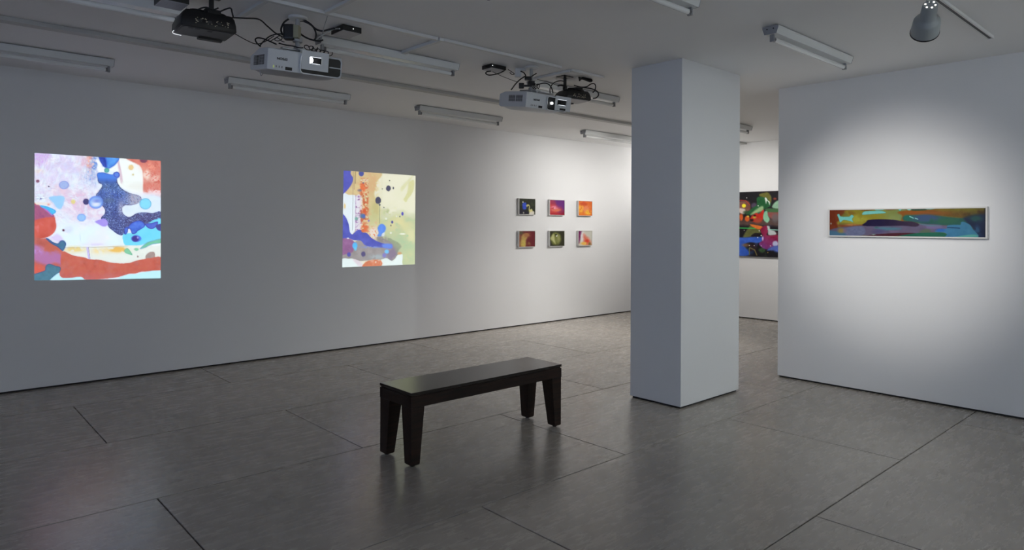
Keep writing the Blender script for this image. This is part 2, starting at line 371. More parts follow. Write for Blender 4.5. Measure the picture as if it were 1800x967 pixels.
def brush_blue(X, Y):
    c = Canvas(X, Y, (40, 250), 0.2689)
    c.fill((220, 240, 250)); c.mix((c.nz(.012, 1)-.4)*2.5, (226, 232, 250)); c.mix((c.nz(.03, 2)-.55)*3, (238, 236, 242))
    c.wash(250, 170, 200, 110, (216, 206, 240), 1, .03, .38); c.wash(330, 150, 110, 70, (205, 205, 240), .9, .04, .45)
    c.wash(150, 330, 90, 50, (222, 214, 240), .8, .05, .4); c.wash(330, 370, 130, 70, (224, 190, 216), .9, .04, .33)
    c.wash(440, 450, 110, 60, (220, 186, 214), .9, .04, .33); c.wash(240, 310, 60, 30, (236, 200, 214), .7, .06, .4)
    c.poly([(78, 70), (180, 76), (160, 115), (130, 140), (108, 168), (92, 148), (78, 150)], (203, 174, 232), 10, 5, 12)
    c.wash(110, 190, 30, 12, (240, 220, 196), .8, .06, .3)
    c.wash(440, 125, 26, 60, (238, 158, 132), 1.0, .05, .25); c.wash(395, 130, 40, 60, (226, 190, 205), .8, .05, .35)
    c.wash(470, 150, 22, 60, (72, 122, 205), 1.0, .08, .32); c.wash(445, 220, 40, 50, (150, 180, 232), .9, .07, .4)
    c.wash(470, 255, 30, 30, (130, 160, 215), .8, .1, .45)
    c.speckle(np.exp(-((X-160)/16)**2-((Y-300)/22)**2), (60, 90, 160), .35, .72, .9)
    c.speckle(np.ones(X.size)*(Y < 395)*(X < 170), (196, 186, 226), .22, .74, .6, 3)
    c.speckle(np.exp(-((X-70)/18)**2-((Y-350)/14)**2), (110, 110, 170), .4, .74, .8, 5)
    fld = np.clip((560-c.Y)/60, 0, 1)*np.clip((520-c.X)/40, 0, 1)
    vein = np.abs(c.nz(.022, 11)-.5); c.mix(fld*np.clip((.022-vein)*60, 0, 1)*.55, (196, 186, 208)); vein = np.abs(c.nz(.04, 12)-.5); c.mix(fld*np.clip((.02-vein)*60, 0, 1)*.35, (214, 196, 206))
    c.mix(fld*np.clip((c.nz(.03, 14)-.56)*6, 0, 1)*.6, (240, 250, 252)); c.speckle(fld, (188, 178, 212), .3, .76, .7, 7); c.speckle(fld, (232, 202, 214), .26, .72, .7, 9); c.speckle(fld, (200, 224, 244), .2, .68, .6, 8)
    # right-hand cream field and rust corner
    c.poly([(625, 104), (700, 106), (762, 150), (787, 210), (787, 325), (700, 315), (640, 290), (622, 262), (634, 222), (600, 196), (570, 176), (610, 140)], (236, 244, 242), 3, 0, 5)
    c.poly([(618, 122), (630, 122), (652, 230), (650, 262), (640, 262)], (212, 190, 204), 4, 0, 8)
    c.line((640, 258), (790, 262), 1.5, (205, 210, 200), .6)
    c.ell(745, 290, 60, 20, (224, 226, 220), 14, .7)
    c.poly([(672, 100), (905, 110), (905, 360), (850, 352), (810, 330), (787, 322), (787, 212), (762, 152)], (206, 120, 106), 5, 2, 22, .04, smooth=3)
    c.wash(810, 215, 24, 34, (240, 214, 200), 1, .05, .3); c.wash(870, 240, 40, 28, (236, 190, 178), .8, .05, .4); c.wash(860, 335, 60, 24, (238, 210, 214), 1.2, .05, .2)
    c.wash(830, 160, 50, 30, (236, 150, 130), .9, .06, .4); c.speckle(np.clip((X-252)/8, 0, 1)*np.clip((346-Y)/8, 0, 1), (190, 70, 60), .16, .72, .6)
    c.ell(790, 118, 24, 17, (112, 58, 84), 4, .95)
    c.poly([(790, 345), (905, 356), (905, 465), (760, 465), (660, 470), (660, 420), (760, 400)], (214, 230, 248), 14, 3, 8)
    # the blue figure
    fig = [(488, 206), (515, 198), (548, 205), (585, 212), (597, 200), (617, 194), (632, 208), (630, 226), (616, 238), (620, 268), (648, 305), (700, 334), (745, 346), (772, 360), (774, 382), (750, 400), (708, 411), (668, 412), (648, 432), (656, 468), (688, 490), (716, 484), (745, 466), (800, 460), (850, 466), (905, 458), (905, 575), (872, 556), (800, 545), (700, 560), (672, 590), (645, 608), (615, 596), (560, 552), (555, 520), (512, 500), (535, 470), (538, 440), (512, 404), (480, 350), (500, 320), (520, 282), (496, 262), (490, 235)]
    c.poly(fig, (66, 96, 176), 3, 2, 18, .05, edge=((60, 50, 90), 3), smooth=3)
    fm = c.mask_poly(fig, 3, 0, 3)
    c.mix(fm*np.clip((c.Y-300)/200, 0, 1)*.7, (62, 62, 118)); c.mix(fm*np.clip((c.X-640)/60, 0, 1)*np.clip((c.Y-440)/30, 0, 1)*.8, (74, 64, 112))
    c.mix(fm*np.clip((262-c.Y)/30, 0, 1)*.9, (72, 128, 228)); c.mix(fm*np.exp(-((c.Y-290)/30)**2)*.5, (70, 100, 140))
    c.mix(fm*np.clip((c.X-655)/60, 0, 1)*np.clip((425-c.Y)/20, 0, 1)*.85, (186, 176, 186)); c.mix(fm*np.exp(-((c.X-645)/22)**2-((c.Y-430)/50)**2)*.8, (186, 180, 200))
    c.speckle(fm*(c.Y > 270), (170, 195, 235), .32, .70, .75, 1); c.speckle(fm*(c.Y > 270), (30, 36, 90), .28, .70, .75, 2); c.speckle(fm*(c.Y > 300), (120, 150, 200), .5, .66, .6, 4)
    c.mix(fm*np.exp(-((c.X-560)/40)**2-((c.Y-380)/20)**2)*.5, (90, 110, 130))
    c.ell(614, 212, 18, 18, (92, 132, 226), 3, .9, edge=((60, 60, 160), 3))
    # top petals
    c.poly([(470, 92), (492, 92), (512, 146), (545, 168), (552, 160), (546, 92)], (40, 66, 168), 4, 2, 25, .06)
    c.poly([(476, 120), (496, 118), (520, 152), (500, 150)], (240, 246, 250), 4); c.poly([(498, 150), (520, 165), (540, 176), (538, 190), (500, 196), (488, 175)], (238, 244, 250), 3)
    c.poly([(545, 90), (628, 96), (612, 138), (578, 165), (552, 170), (548, 130)], (78, 146, 228), 4, 1, 20, .05, edge=((60, 100, 200), 4))
    c.ell(549, 184, 16, 15, (92, 172, 164), 3, 1, edge=((70, 140, 140), 3))
    c.ell(708, 165, 18, 18, (226, 196, 140), 4, .95); c.ell(721, 212, 7, 7, (206, 192, 140), 3, .9)
    # discs and drops
    c.ell(270, 280, 32, 27, (154, 176, 228), 3, .95, edge=((130, 140, 200), 3), var=10)
    c.ell(98, 255, 12, 10, (134, 86, 112), 3); c.ell(170, 289, 5, 3, (30, 20, 50), 2); c.ell(118, 370, 6, 5, (110, 110, 160), 3)
    c.poly([(170, 362), (225, 350), (272, 358), (270, 395), (250, 435), (222, 430), (200, 400)], (152, 202, 242), 5, 2, 8)
    c.ell(330, 389, 15, 15, (218, 206, 140), 4); c.ell(414, 389, 20, 20, (62, 58, 112), 3)
    c.ell(478, 393, 46, 41, (124, 166, 236), 3, 1, edge=((96, 132, 220), 5)); c.ell(476, 398, 30, 24, (188, 208, 245), 10, .9); c.ell(486, 384, 22, 10, (92, 112, 196), 8, .7); c.ell(480, 408, 20, 9, (232, 236, 250), 6, .8)
    c.ell(384, 493, 28, 24, (144, 190, 242), 4, .95, edge=((120, 165, 230), 4))
    c.poly([(472, 520), (505, 505), (535, 500), (556, 522), (552, 545), (525, 552), (498, 538)], (162, 146, 232), 3, 0, 8)
    c.ell(802, 403, 38, 36, (130, 216, 246), 3, 1, edge=((100, 150, 190), 2.5), var=10)
    c.ell(300, 570, 30, 26, (210, 222, 246), 8, .9); c.ell(266, 576, 7.5, 7.5, (92, 44, 66), 3)
    c.line((372, 600), (380, 650), 2.5, (190, 210, 240), .8); c.wash(470, 668, 60, 8, (212, 206, 240), .9, .05, .3)
    # lower right sea and blobs
    c.poly([(655, 605), (720, 590), (790, 545), (905, 500), (905, 622), (850, 645), (790, 668), (720, 684), (668, 672)], (112, 214, 242), 4, 2, 10, .03)
    c.poly([(664, 585), (668, 560), (690, 552), (712, 528), (760, 512), (792, 528), (796, 552), (752, 580), (738, 596), (716, 598), (704, 572), (690, 562), (684, 590), (668, 604)], (74, 112, 216), 3, 1, 24, .06, edge=((50, 60, 150), 3))
    c.poly([(800, 535), (840, 530), (882, 520), (874, 548), (848, 566), (820, 560)], (82, 104, 208), 3, 0, 16, edge=((60, 54, 140), 3)); c.poly([(870, 545), (905, 535), (905, 578), (880, 572)], (66, 66, 144), 3)
    c.ell(743, 630, 33, 22, (84, 128, 228), 3); c.ell(736, 631, 24, 20, (62, 52, 140), 5); c.ell(752, 624, 6, 7, (150, 150, 225), 3)
    # pale strip with ochre, then the greens
    c.poly([(270, 690), (420, 684), (905, 676), (905, 760), (700, 790), (560, 782), (440, 758), (330, 736), (262, 712)], (224, 232, 226), 2, 1, 7, .06, smooth=2)
    c.wash(340, 700, 60, 18, (226, 206, 140), 1, .05, .25); c.wash(620, 702, 60, 17, (230, 186, 96), 1.2, .03, .2); c.wash(500, 710, 50, 22, (232, 216, 170), .9, .05, .3)
    c.line((270, 690), (690, 682), 1.4, (150, 140, 140), .7)
    c.poly([(414, 684), (428, 684), (440, 765), (428, 765)], (192, 186, 234), 3, smooth=1); c.line((430, 690), (440, 762), 1.4, (110, 90, 130), .7)
    c.line((625, 615), (648, 680), 1.3, (190, 200, 215), .7)
    c.poly([(905, 632), (905, 662), (868, 664), (835, 672), (800, 690), (768, 697), (780, 682), (812, 655), (850, 644)], (112, 190, 158), 3, 1, 10, edge=((110, 150, 200), 2)); c.poly([(850, 672), (905, 660), (905, 672), (850, 678)], (240, 246, 250), 2)
    c.poly([(664, 706), (684, 694), (702, 712), (716, 736), (700, 734), (672, 724)], (128, 200, 160), 3, 0, 8, edge=((90, 160, 140), 2)); c.ell(743, 701, 15, 9, (128, 198, 160), 3)
    c.poly([(806, 738), (832, 718), (862, 722), (862, 760), (840, 775), (804, 762)], (160, 140, 136), 3, 1, 8); c.ell(752, 748, 6, 6, (150, 130, 130), 3)
    # left reds
    c.poly([(60, 410), (120, 420), (172, 446), (208, 488), (214, 520), (220, 550), (205, 590), (165, 620), (110, 632), (60, 640)], (200, 88, 74), 3, 1, 14, .03, smooth=3)
    m_ = c.mask_poly([(60, 410), (130, 424), (180, 455), (206, 486), (150, 492), (110, 500), (60, 505)], 5, 2); c.mix(m_*.95, (160, 88, 128)); c.mix(m_*np.clip((c.nz(.05, 9)-.5)*3, 0, 1), (148, 76, 122))
    c.wash(120, 555, 50, 40, (224, 112, 112), .8, .04, .4)
    c.poly([(112, 416), (150, 418), (205, 440), (217, 456), (200, 470), (182, 474), (160, 450)], (74, 184, 238), 3, 0, 14, edge=((70, 140, 220), 2)); c.poly([(130, 428), (160, 444), (195, 478), (188, 478), (150, 448)], (190, 110, 190), 3)
    c.ell(168, 407, 9, 6, (220, 120, 120), 4); c.wash(120, 402, 50, 8, (232, 222, 214), 1, .05, .2)
    c.poly([(205, 610), (225, 598), (258, 620), (262, 640), (240, 655), (210, 645), (180, 625)], (212, 204, 242), 6)
    c.poly([(60, 634), (120, 630), (152, 630), (185, 655), (225, 680), (262, 712), (258, 780), (250, 850), (190, 862), (130, 858), (60, 860)], (184, 94, 84), 3, 2, 16, .03, smooth=3)
    m_ = c.mask_poly([(60, 672), (118, 676), (140, 700), (200, 712), (250, 735), (252, 800), (205, 790), (160, 800), (120, 790), (60, 755)], 10, 10); c.mix(m_*.9, (172, 114, 172)); c.wash(95, 710, 40, 24, (186, 138, 204), .9, .04, .3)
    c.wash(100, 830, 40, 26, (216, 92, 76), 1.1, .04, .2); c.wash(180, 690, 50, 30, (186, 96, 78), 1, .05, .3)
    c.poly([(152, 630), (168, 632), (200, 655), (230, 662), (246, 646), (268, 644), (282, 662), (276, 690), (262, 710), (245, 698), (222, 680), (190, 664)], (62, 112, 146), 3, 1, 12, .05, edge=((50, 70, 140), 3))
    c.poly([(60, 872), (110, 862), (150, 846), (140, 890), (60, 915)], (196, 236, 244), 2); c.poly([(60, 905), (60, 872), (110, 852), (146, 838), (150, 812), (172, 796), (210, 808), (246, 820), (240, 850), (205, 876), (175, 905), (120, 915)], (72, 120, 142), 3, 1, 12, .05, edge=((56, 80, 130), 3))
    c.poly([(175, 905), (205, 876), (242, 852), (262, 880), (380, 876), (430, 890), (430, 910), (180, 915)], (188, 234, 246), 2, smooth=2)
    red = [(262, 714), (300, 728), (345, 744), (400, 752), (438, 766), (500, 768), (560, 784), (640, 792), (700, 788), (760, 770), (830, 758), (905, 752), (905, 836), (850, 846), (780, 846), (740, 858), (690, 862), (630, 880), (560, 890), (420, 900), (380, 880), (300, 888), (256, 884), (240, 862), (252, 820), (246, 770)]
    c.poly(red, (192, 94, 78), 3, 2, 14, .03, smooth=3); rm = c.mask_poly(red, 3, 0, 3)
    c.mix(rm*np.clip((c.nz(.03, 5)-.52)*4, 0, 1)*.6, (184, 110, 106)); c.mix(rm*np.clip((c.Y-835)/60, 0, 1)*.5, (184, 104, 116)); c.mix(rm*np.clip((c.nz(.05, 8)-.55)*4, 0, 1)*.5, (200, 108, 80))
    c.poly([(640, 880), (700, 864), (745, 862), (790, 850), (905, 838), (905, 890), (640, 895)], (186, 234, 246), 2, smooth=2)
    return c.c

def brush_ochre(X, Y):
    c = Canvas(X, Y, (580, 280), 0.2171)
    c.fill((234, 233, 208)); c.mix((c.nz(.02, 1)-.5)*2, (228, 230, 196))
    low = np.clip((c.Y-400-(c.X-400)*.12)/70+(c.nz(.012, 2)-.5)*1.4, 0, 1)*np.clip((c.X-300)/60, 0, 1)
    c.mix(low, (188, 200, 160)); c.wash(560, 530, 90, 60, (222, 216, 160), 1.1, .012, .3); c.wash(620, 670, 80, 90, (176, 200, 160), 1, .015, .3); c.wash(470, 430, 60, 40, (186, 194, 150), .8, .03, .35); c.wash(660, 610, 40, 60, (220, 220, 170), .9, .03, .3); c.wash(640, 790, 60, 60, (196, 208, 160), .9, .02, .3)
    c.poly([(90, 80), (410, 100), (375, 190), (362, 250), (362, 300), (385, 340), (395, 420), (400, 540), (390, 640), (320, 640), (210, 600), (170, 600), (90, 300)], (216, 192, 142), 5, 3, 12, .04, smooth=3)
    c.wash(340, 200, 45, 90, (214, 178, 130), 1.1, .05, .3); c.wash(360, 480, 45, 130, (198, 198, 146), 1.1, .04, .22); c.wash(370, 400, 30, 60, (196, 188, 130), 1.0, .04, .25)
    c.poly([(90, 270), (150, 288), (212, 302), (206, 420), (206, 560), (180, 606), (160, 595), (150, 530), (125, 460), (90, 420)], (228, 240, 246), 3, 1, 4)
    c.poly([(212, 300), (255, 300), (262, 420), (256, 560), (230, 590), (204, 575), (206, 400)], (228, 226, 236), 4, 3, 5)
    # figured vertical band
    band = np.clip((c.X-238)/14, 0, 1)*np.clip((318-c.X)/14, 0, 1)*np.clip((c.Y-145)/20, 0, 1)*np.clip((606-c.Y)/12, 0, 1)
    n1 = fbm(c.X*.055+3, c.Y*.06, 4); c.mix(band*np.clip((n1-.46)*7, 0, 1), (206, 112, 72)); c.mix(band*np.clip((.42-n1)*7, 0, 1)*.8, (236, 216, 190))
    ridge = np.abs(fbm(c.X*.04, c.Y*.085+8, 3)-.5); c.mix(band*np.clip((.04-ridge)*40, 0, 1)*.7, (166, 74, 52))
    b2 = np.clip((c.X-202)/8, 0, 1)*np.clip((262-c.X)/20, 0, 1)*np.clip((c.Y-285)/20, 0, 1)*np.clip((590-c.Y)/20, 0, 1)
    r2 = np.abs(fbm(c.X*.03+c.Y*.02, c.Y*.05+20, 3)-.5); c.mix(b2*np.clip((.06-r2)*30, 0, 1)*.9, (142, 92, 150)); c.mix(b2*np.exp(-((c.X-203)/7)**2), (160, 130, 170))
    c.wash(262, 235, 22, 30, (236, 116, 66), 1.2, .05, .25); c.wash(285, 420, 22, 24, (210, 92, 52), 1.2, .06, .2); c.wash(282, 560, 26, 40, (222, 112, 66), 1.2, .07, .3)
    c.ell(240, 252, 16, 10, (110, 110, 130), 5, .8); c.ell(270, 192, 6, 5, (80, 80, 120), 3)
    c.line((188, 90), (183, 575), 1.5, (96, 96, 92), .8); c.line((206, 100), (206, 196), 3, (130, 120, 84), .8); c.line((196, 130), (197, 245), 1.5, (130, 120, 84), .8); c.line((424, 120), (422, 320), 1.2, (196, 200, 180), .6); c.line((404, 375), (402, 520), 2, (120, 130, 96), .8)
    c.poly([(90, 80), (164, 88), (168, 118), (186, 152), (178, 196), (150, 238), (118, 272), (90, 275)], (84, 88, 186), 3, 0, 12, .02)
    c.ell(254, 115, 21, 23, (74, 84, 158), 3, 1); c.ell(120, 380, 9, 22, (232, 206, 152), 4)
    c.poly([(575, 225), (650, 150), (668, 140), (640, 190), (585, 260)], (214, 216, 170), 8, 3, 8, op=.8); c.poly([(640, 190), (680, 170), (676, 250), (640, 310), (596, 330), (625, 265)], (214, 214, 160), 6, 3, 12); c.poly([(600, 330), (640, 290), (620, 345)], (210, 212, 160), 6)
    for x, y, a, b in ((473, 236, 19, 23), (391, 333, 23, 29)): c.ell(x, y, a, b, (72, 72, 98), 3, 1, wob=3)
    for x, y, a, b in ((513, 233, 6, 10), (403, 369, 7, 7), (483, 173, 4.5, 4.5), (437, 390, 4.5, 4.5), (424, 240, 4, 4), (494, 536, 4, 7), (566, 464, 4, 6)): c.ell(x, y, a, b, (70, 74, 92), 2.5)
    c.ell(587, 441, 9, 14, (82, 76, 186), 3); c.ell(504, 509, 9, 12, (76, 80, 152), 3); c.ell(263, 460, 18, 18, (84, 122, 160), 5); c.ell(276, 462, 10, 16, (70, 100, 190), 6); c.ell(214, 481, 13, 13, (120, 170, 160), 5); c.ell(314, 498, 7, 8, (130, 120, 190), 3)
    for x, y, a, b in ((455, 482, 8, 7), (493, 596, 8, 7), (588, 605, 22, 6), (540, 462, 6, 5)): c.ell(x, y, a, b, (246, 250, 232), 3, .9)
    c.wash(355, 600, 36, 50, (234, 220, 206), 1.3, .06, .2); c.speckle(np.exp(-((c.X-350)/34)**2-((c.Y-600)/44)**2), (216, 120, 80), .14, .62, .9)
    c.poly([(386, 560), (400, 532), (424, 524), (448, 540), (452, 566), (440, 592), (424, 604), (412, 626), (384, 622), (394, 596)], (92, 142, 238), 4, 1, 10); c.poly([(424, 604), (442, 594), (436, 622), (420, 624)], (226, 236, 244), 4)
    # lower masses
    c.poly([(470, 640), (520, 658), (556, 678), (578, 706), (552, 742), (545, 775), (505, 810), (480, 720)], (150, 164, 134), 4, 2, 10)
    grey = [(90, 650), (150, 646), (190, 668), (238, 654), (268, 672), (300, 700), (400, 712), (380, 640), (400, 628), (450, 650), (500, 676), (520, 720), (535, 770), (525, 800), (500, 822), (465, 800), (430, 808), (330, 816), (240, 826), (180, 806), (90, 812)]
    c.poly(grey, (154, 148, 148), 3, 2, 14, .025, smooth=3); c.wash(500, 770, 40, 50, (136, 122, 146), 1.2, .03, .2); c.wash(420, 650, 40, 24, (140, 134, 132), 1, .05, .2); c.wash(380, 790, 60, 20, (166, 176, 180), .9, .04, .3)
    c.poly([(90, 450), (122, 462), (152, 524), (160, 585), (182, 608), (212, 580), (244, 572), (262, 592), (300, 598), (335, 636), (400, 672), (470, 690), (500, 690), (500, 720), (430, 716), (340, 712), (280, 694), (250, 660), (190, 655), (150, 640), (90, 650)], (80, 88, 186), 3, 2, 14, .03, smooth=3)
    c.poly([(420, 694), (455, 684), (500, 690), (500, 720), (440, 718)], (104, 140, 234), 7, 2); c.wash(330, 712, 70, 8, (130, 150, 210), .8, .05, .2)
    c.poly([(90, 655), (140, 640), (182, 655), (204, 684), (196, 720), (182, 752), (150, 762), (90, 768)], (146, 98, 146), 4, 1, 14, .03); c.ell(146, 640, 9, 5, (240, 240, 245), 3)
    c.ell(202, 700, 20, 26, (84, 186, 248), 4); c.ell(206, 724, 10, 14, (110, 200, 246), 5)
    c.ell(154, 771, 15, 18, (82, 80, 172), 3); c.ell(270, 768, 18, 20, (84, 78, 124), 4, wob=3); c.ell(460, 748, 17, 16, (116, 196, 250), 5); c.ell(440, 778, 16, 18, (130, 126, 196), 6)
    c.poly([(408, 880), (410, 822), (432, 808), (462, 802), (500, 824), (530, 802), (548, 776), (588, 772), (584, 830), (572, 880)], (228, 242, 240), 3, smooth=2); c.ell(564, 762, 16, 10, (206, 160, 110), 5)
    c.poly([(90, 808), (150, 806), (184, 806), (200, 836), (262, 880), (90, 890)], (228, 243, 243), 3, smooth=2); c.poly([(184, 808), (240, 826), (270, 860), (265, 885), (215, 850)], (222, 212, 222), 4)
    c.poly([(266, 880), (276, 845), (310, 822), (412, 814), (410, 880)], (212, 128, 92), 4, 3, 24, .06, smooth=2); c.speckle(np.exp(-((c.X-380)/40)**2-((c.Y-830)/14)**2), (240, 220, 210), .1, .55, .9)
    return c.c

def brush_long(X, Y):
    c = Canvas(X, Y, (1440, 350), 0.1722)
    c.fill((120, 112, 50))
    c.poly([(80, 80), (300, 90), (270, 130), (215, 180), (200, 260), (160, 330), (80, 330)], (122, 50, 22), 10, 4, 16, .02)
    c.poly([(265, 120), (420, 92), (860, 90), (842, 218), (700, 212), (520, 222), (462, 268), (340, 250), (215, 245), (200, 280), (190, 230), (330, 200), (300, 160)], (158, 148, 46), 10, 3, 14, .012, col2=(134, 158, 104), grad=((560, 180), (860, 170)))
    c.wash(400, 200, 120, 40, (178, 174, 62), 1.1, .01, .25); c.wash(320, 140, 60, 24, (140, 108, 36), .9, .02, .3)
    c.poly([(390, 88), (560, 88), (550, 108), (450, 118)], (112, 58, 26), 10); c.poly([(660, 88), (800, 88), (780, 105), (690, 112)], (120, 60, 24), 8)
    c.poly([(800, 138), (870, 118), (1100, 104), (1400, 70), (1740, 60), (1740, 186), (1540, 194), (1450, 190), (1200, 168), (1000, 160), (905, 164), (872, 172), (862, 222), (836, 222), (846, 166)], (156, 90, 20), 8, 2, 10, .02, col2=(92, 84, 30), grad=((1000, 140), (1720, 130)), smooth=3)
    c.poly([(1150, 88), (1400, 70), (1740, 60), (1740, 110), (1500, 128), (1250, 120)], (126, 118, 26), 18, 6, 16, .015, op=.85); c.wash(1600, 150, 160, 40, (74, 52, 20), .9, .012, .35); c.wash(1050, 145, 150, 12, (166, 84, 14), 1.1, .01, .2)
    c.poly([(930, 96), (1080, 90), (1090, 112), (960, 118)], (36, 80, 58), 6); c.poly([(1290, 86), (1390, 84), (1370, 98)], (46, 46, 66), 5)
    c.poly([(868, 176), (1000, 164), (1200, 172), (1450, 196), (1740, 180), (1740, 275), (1400, 272), (1100, 262), (1000, 240), (868, 218)], (38, 98, 88), 8, 2, 12, .014, smooth=3)
    c.wash(1090, 195, 110, 34, (62, 88, 128), 1.3, .01, .18); c.wash(900, 190, 34, 24, (30, 110, 96), 1.1, .02, .2); c.wash(1300, 225, 120, 28, (46, 106, 82), 1, .015, .25)
    c.poly([(180, 262), (300, 266), (460, 262), (442, 282), (260, 290)], (136, 70, 42), 8, 3, 12, .03); c.wash(330, 262, 60, 10, (190, 130, 70), .9, .02, .2)
    c.poly([(190, 292), (440, 272), (850, 266), (1020, 252), (1310, 274), (1305, 305), (1200, 336), (1000, 352), (860, 350), (700, 356), (500, 372), (80, 380), (80, 330)], (108, 98, 126), 6, 2, 12, .012, smooth=3)
    c.poly([(255, 300), (440, 278), (440, 370), (110, 380), (220, 345)], (112, 118, 152), 7, 0, 10); c.poly([(80, 325), (180, 330), (260, 350), (260, 380), (80, 385)], (76, 118, 148), 8); c.ell(225, 322, 34, 24, (158, 140, 70), 12, .9); c.ell(262, 322, 18, 16, (140, 110, 140), 10, .8)
    c.poly([(560, 296), (700, 286), (840, 300), (720, 322)], (84, 130, 150), 12, 4); c.poly([(720, 320), (820, 330), (740, 345)], (130, 110, 142), 10); c.poly([(1040, 320), (1120, 296), (1130, 345), (1030, 345)], (96, 112, 92), 12); c.ell(610, 330, 60, 20, (88, 82, 128), 12, .9); c.ell(585, 288, 18, 8, (70, 110, 112), 5)
    c.wash(1160, 285, 120, 20, (128, 114, 158), 1, .012, .2); c.poly([(1010, 250), (1120, 264), (1250, 272), (1120, 276)], (100, 140, 156), 6)
    c.poly([(445, 272), (478, 236), (502, 214), (620, 206), (760, 212), (850, 226), (950, 230), (1020, 258), (985, 282), (850, 272), (640, 276)], (26, 16, 62), 5, 1, 8, .02, col2=(58, 40, 66), grad=((620, 210), (900, 285)), smooth=3)
    c.poly([(480, 380), (560, 362), (700, 352), (870, 346), (985, 350), (900, 368), (700, 380)], (80, 26, 44), 5, 1, 8, smooth=3)
    c.poly([(800, 390), (880, 364), (1000, 348), (1200, 340), (1270, 346), (1310, 368), (1240, 392)], (30, 108, 86), 5, 1, 10, .02)
    c.poly([(1490, 185), (1740, 165), (1740, 400), (1600, 400), (1570, 310), (1500, 235)], (26, 42, 76), 16, 4, 10, .02); c.wash(1600, 200, 60, 30, (34, 84, 84), 1, .015, .2); c.wash(1610, 330, 30, 50, (48, 90, 128), 1, .02, .2); c.poly([(1690, 80), (1740, 80), (1740, 400), (1690, 400)], (22, 22, 44), 12, op=.8, smooth=1)
    c.poly([(1180, 335), (1210, 318), (1262, 304), (1302, 300), (1306, 272), (1340, 264), (1400, 262), (1442, 262), (1448, 238), (1470, 232), (1500, 242), (1540, 264), (1572, 312), (1615, 392), (1300, 392), (1306, 364), (1270, 342)], (62, 130, 178), 4, 1, 12, .02, col2=(70, 140, 170), grad=((1200, 330), (1600, 300)), smooth=3)
    c.wash(1240, 318, 40, 14, (52, 112, 196), 1.2, .02, .15); c.line((1310, 290), (1435, 297), 4, (20, 58, 100), .95); c.poly([(1380, 392), (1480, 370), (1590, 362), (1612, 392)], (96, 180, 170), 6)
    for pts in ([(184, 162), (204, 154), (214, 174), (238, 180), (280, 180), (310, 178), (330, 160), (353, 176), (336, 204), (346, 236), (312, 224), (250, 214), (214, 238), (200, 200)],
                [(438, 152), (458, 128), (520, 122), (640, 122), (680, 142), (560, 152), (452, 160)], [(560, 92), (668, 90), (652, 112), (580, 116)], [(805, 90), (850, 90), (836, 112), (822, 120)], [(1075, 90), (1200, 84), (1170, 102), (1105, 106)]):
        c.poly(pts, (56, 70, 30), 5, op=.8, smooth=3); c.poly(pts, (128, 216, 208), 4, 1, 6, smooth=3)
    c.ell(918, 104, 21, 12, (150, 220, 206), 4); c.line((925, 178), (960, 194), 5, (150, 224, 216)); c.line((978, 195), (1008, 206), 4, (160, 224, 220)); c.ell(120, 250, 8, 9, (160, 180, 180), 4, .8); c.ell(555, 362, 16, 5, (150, 190, 170), 4)
    return c.c

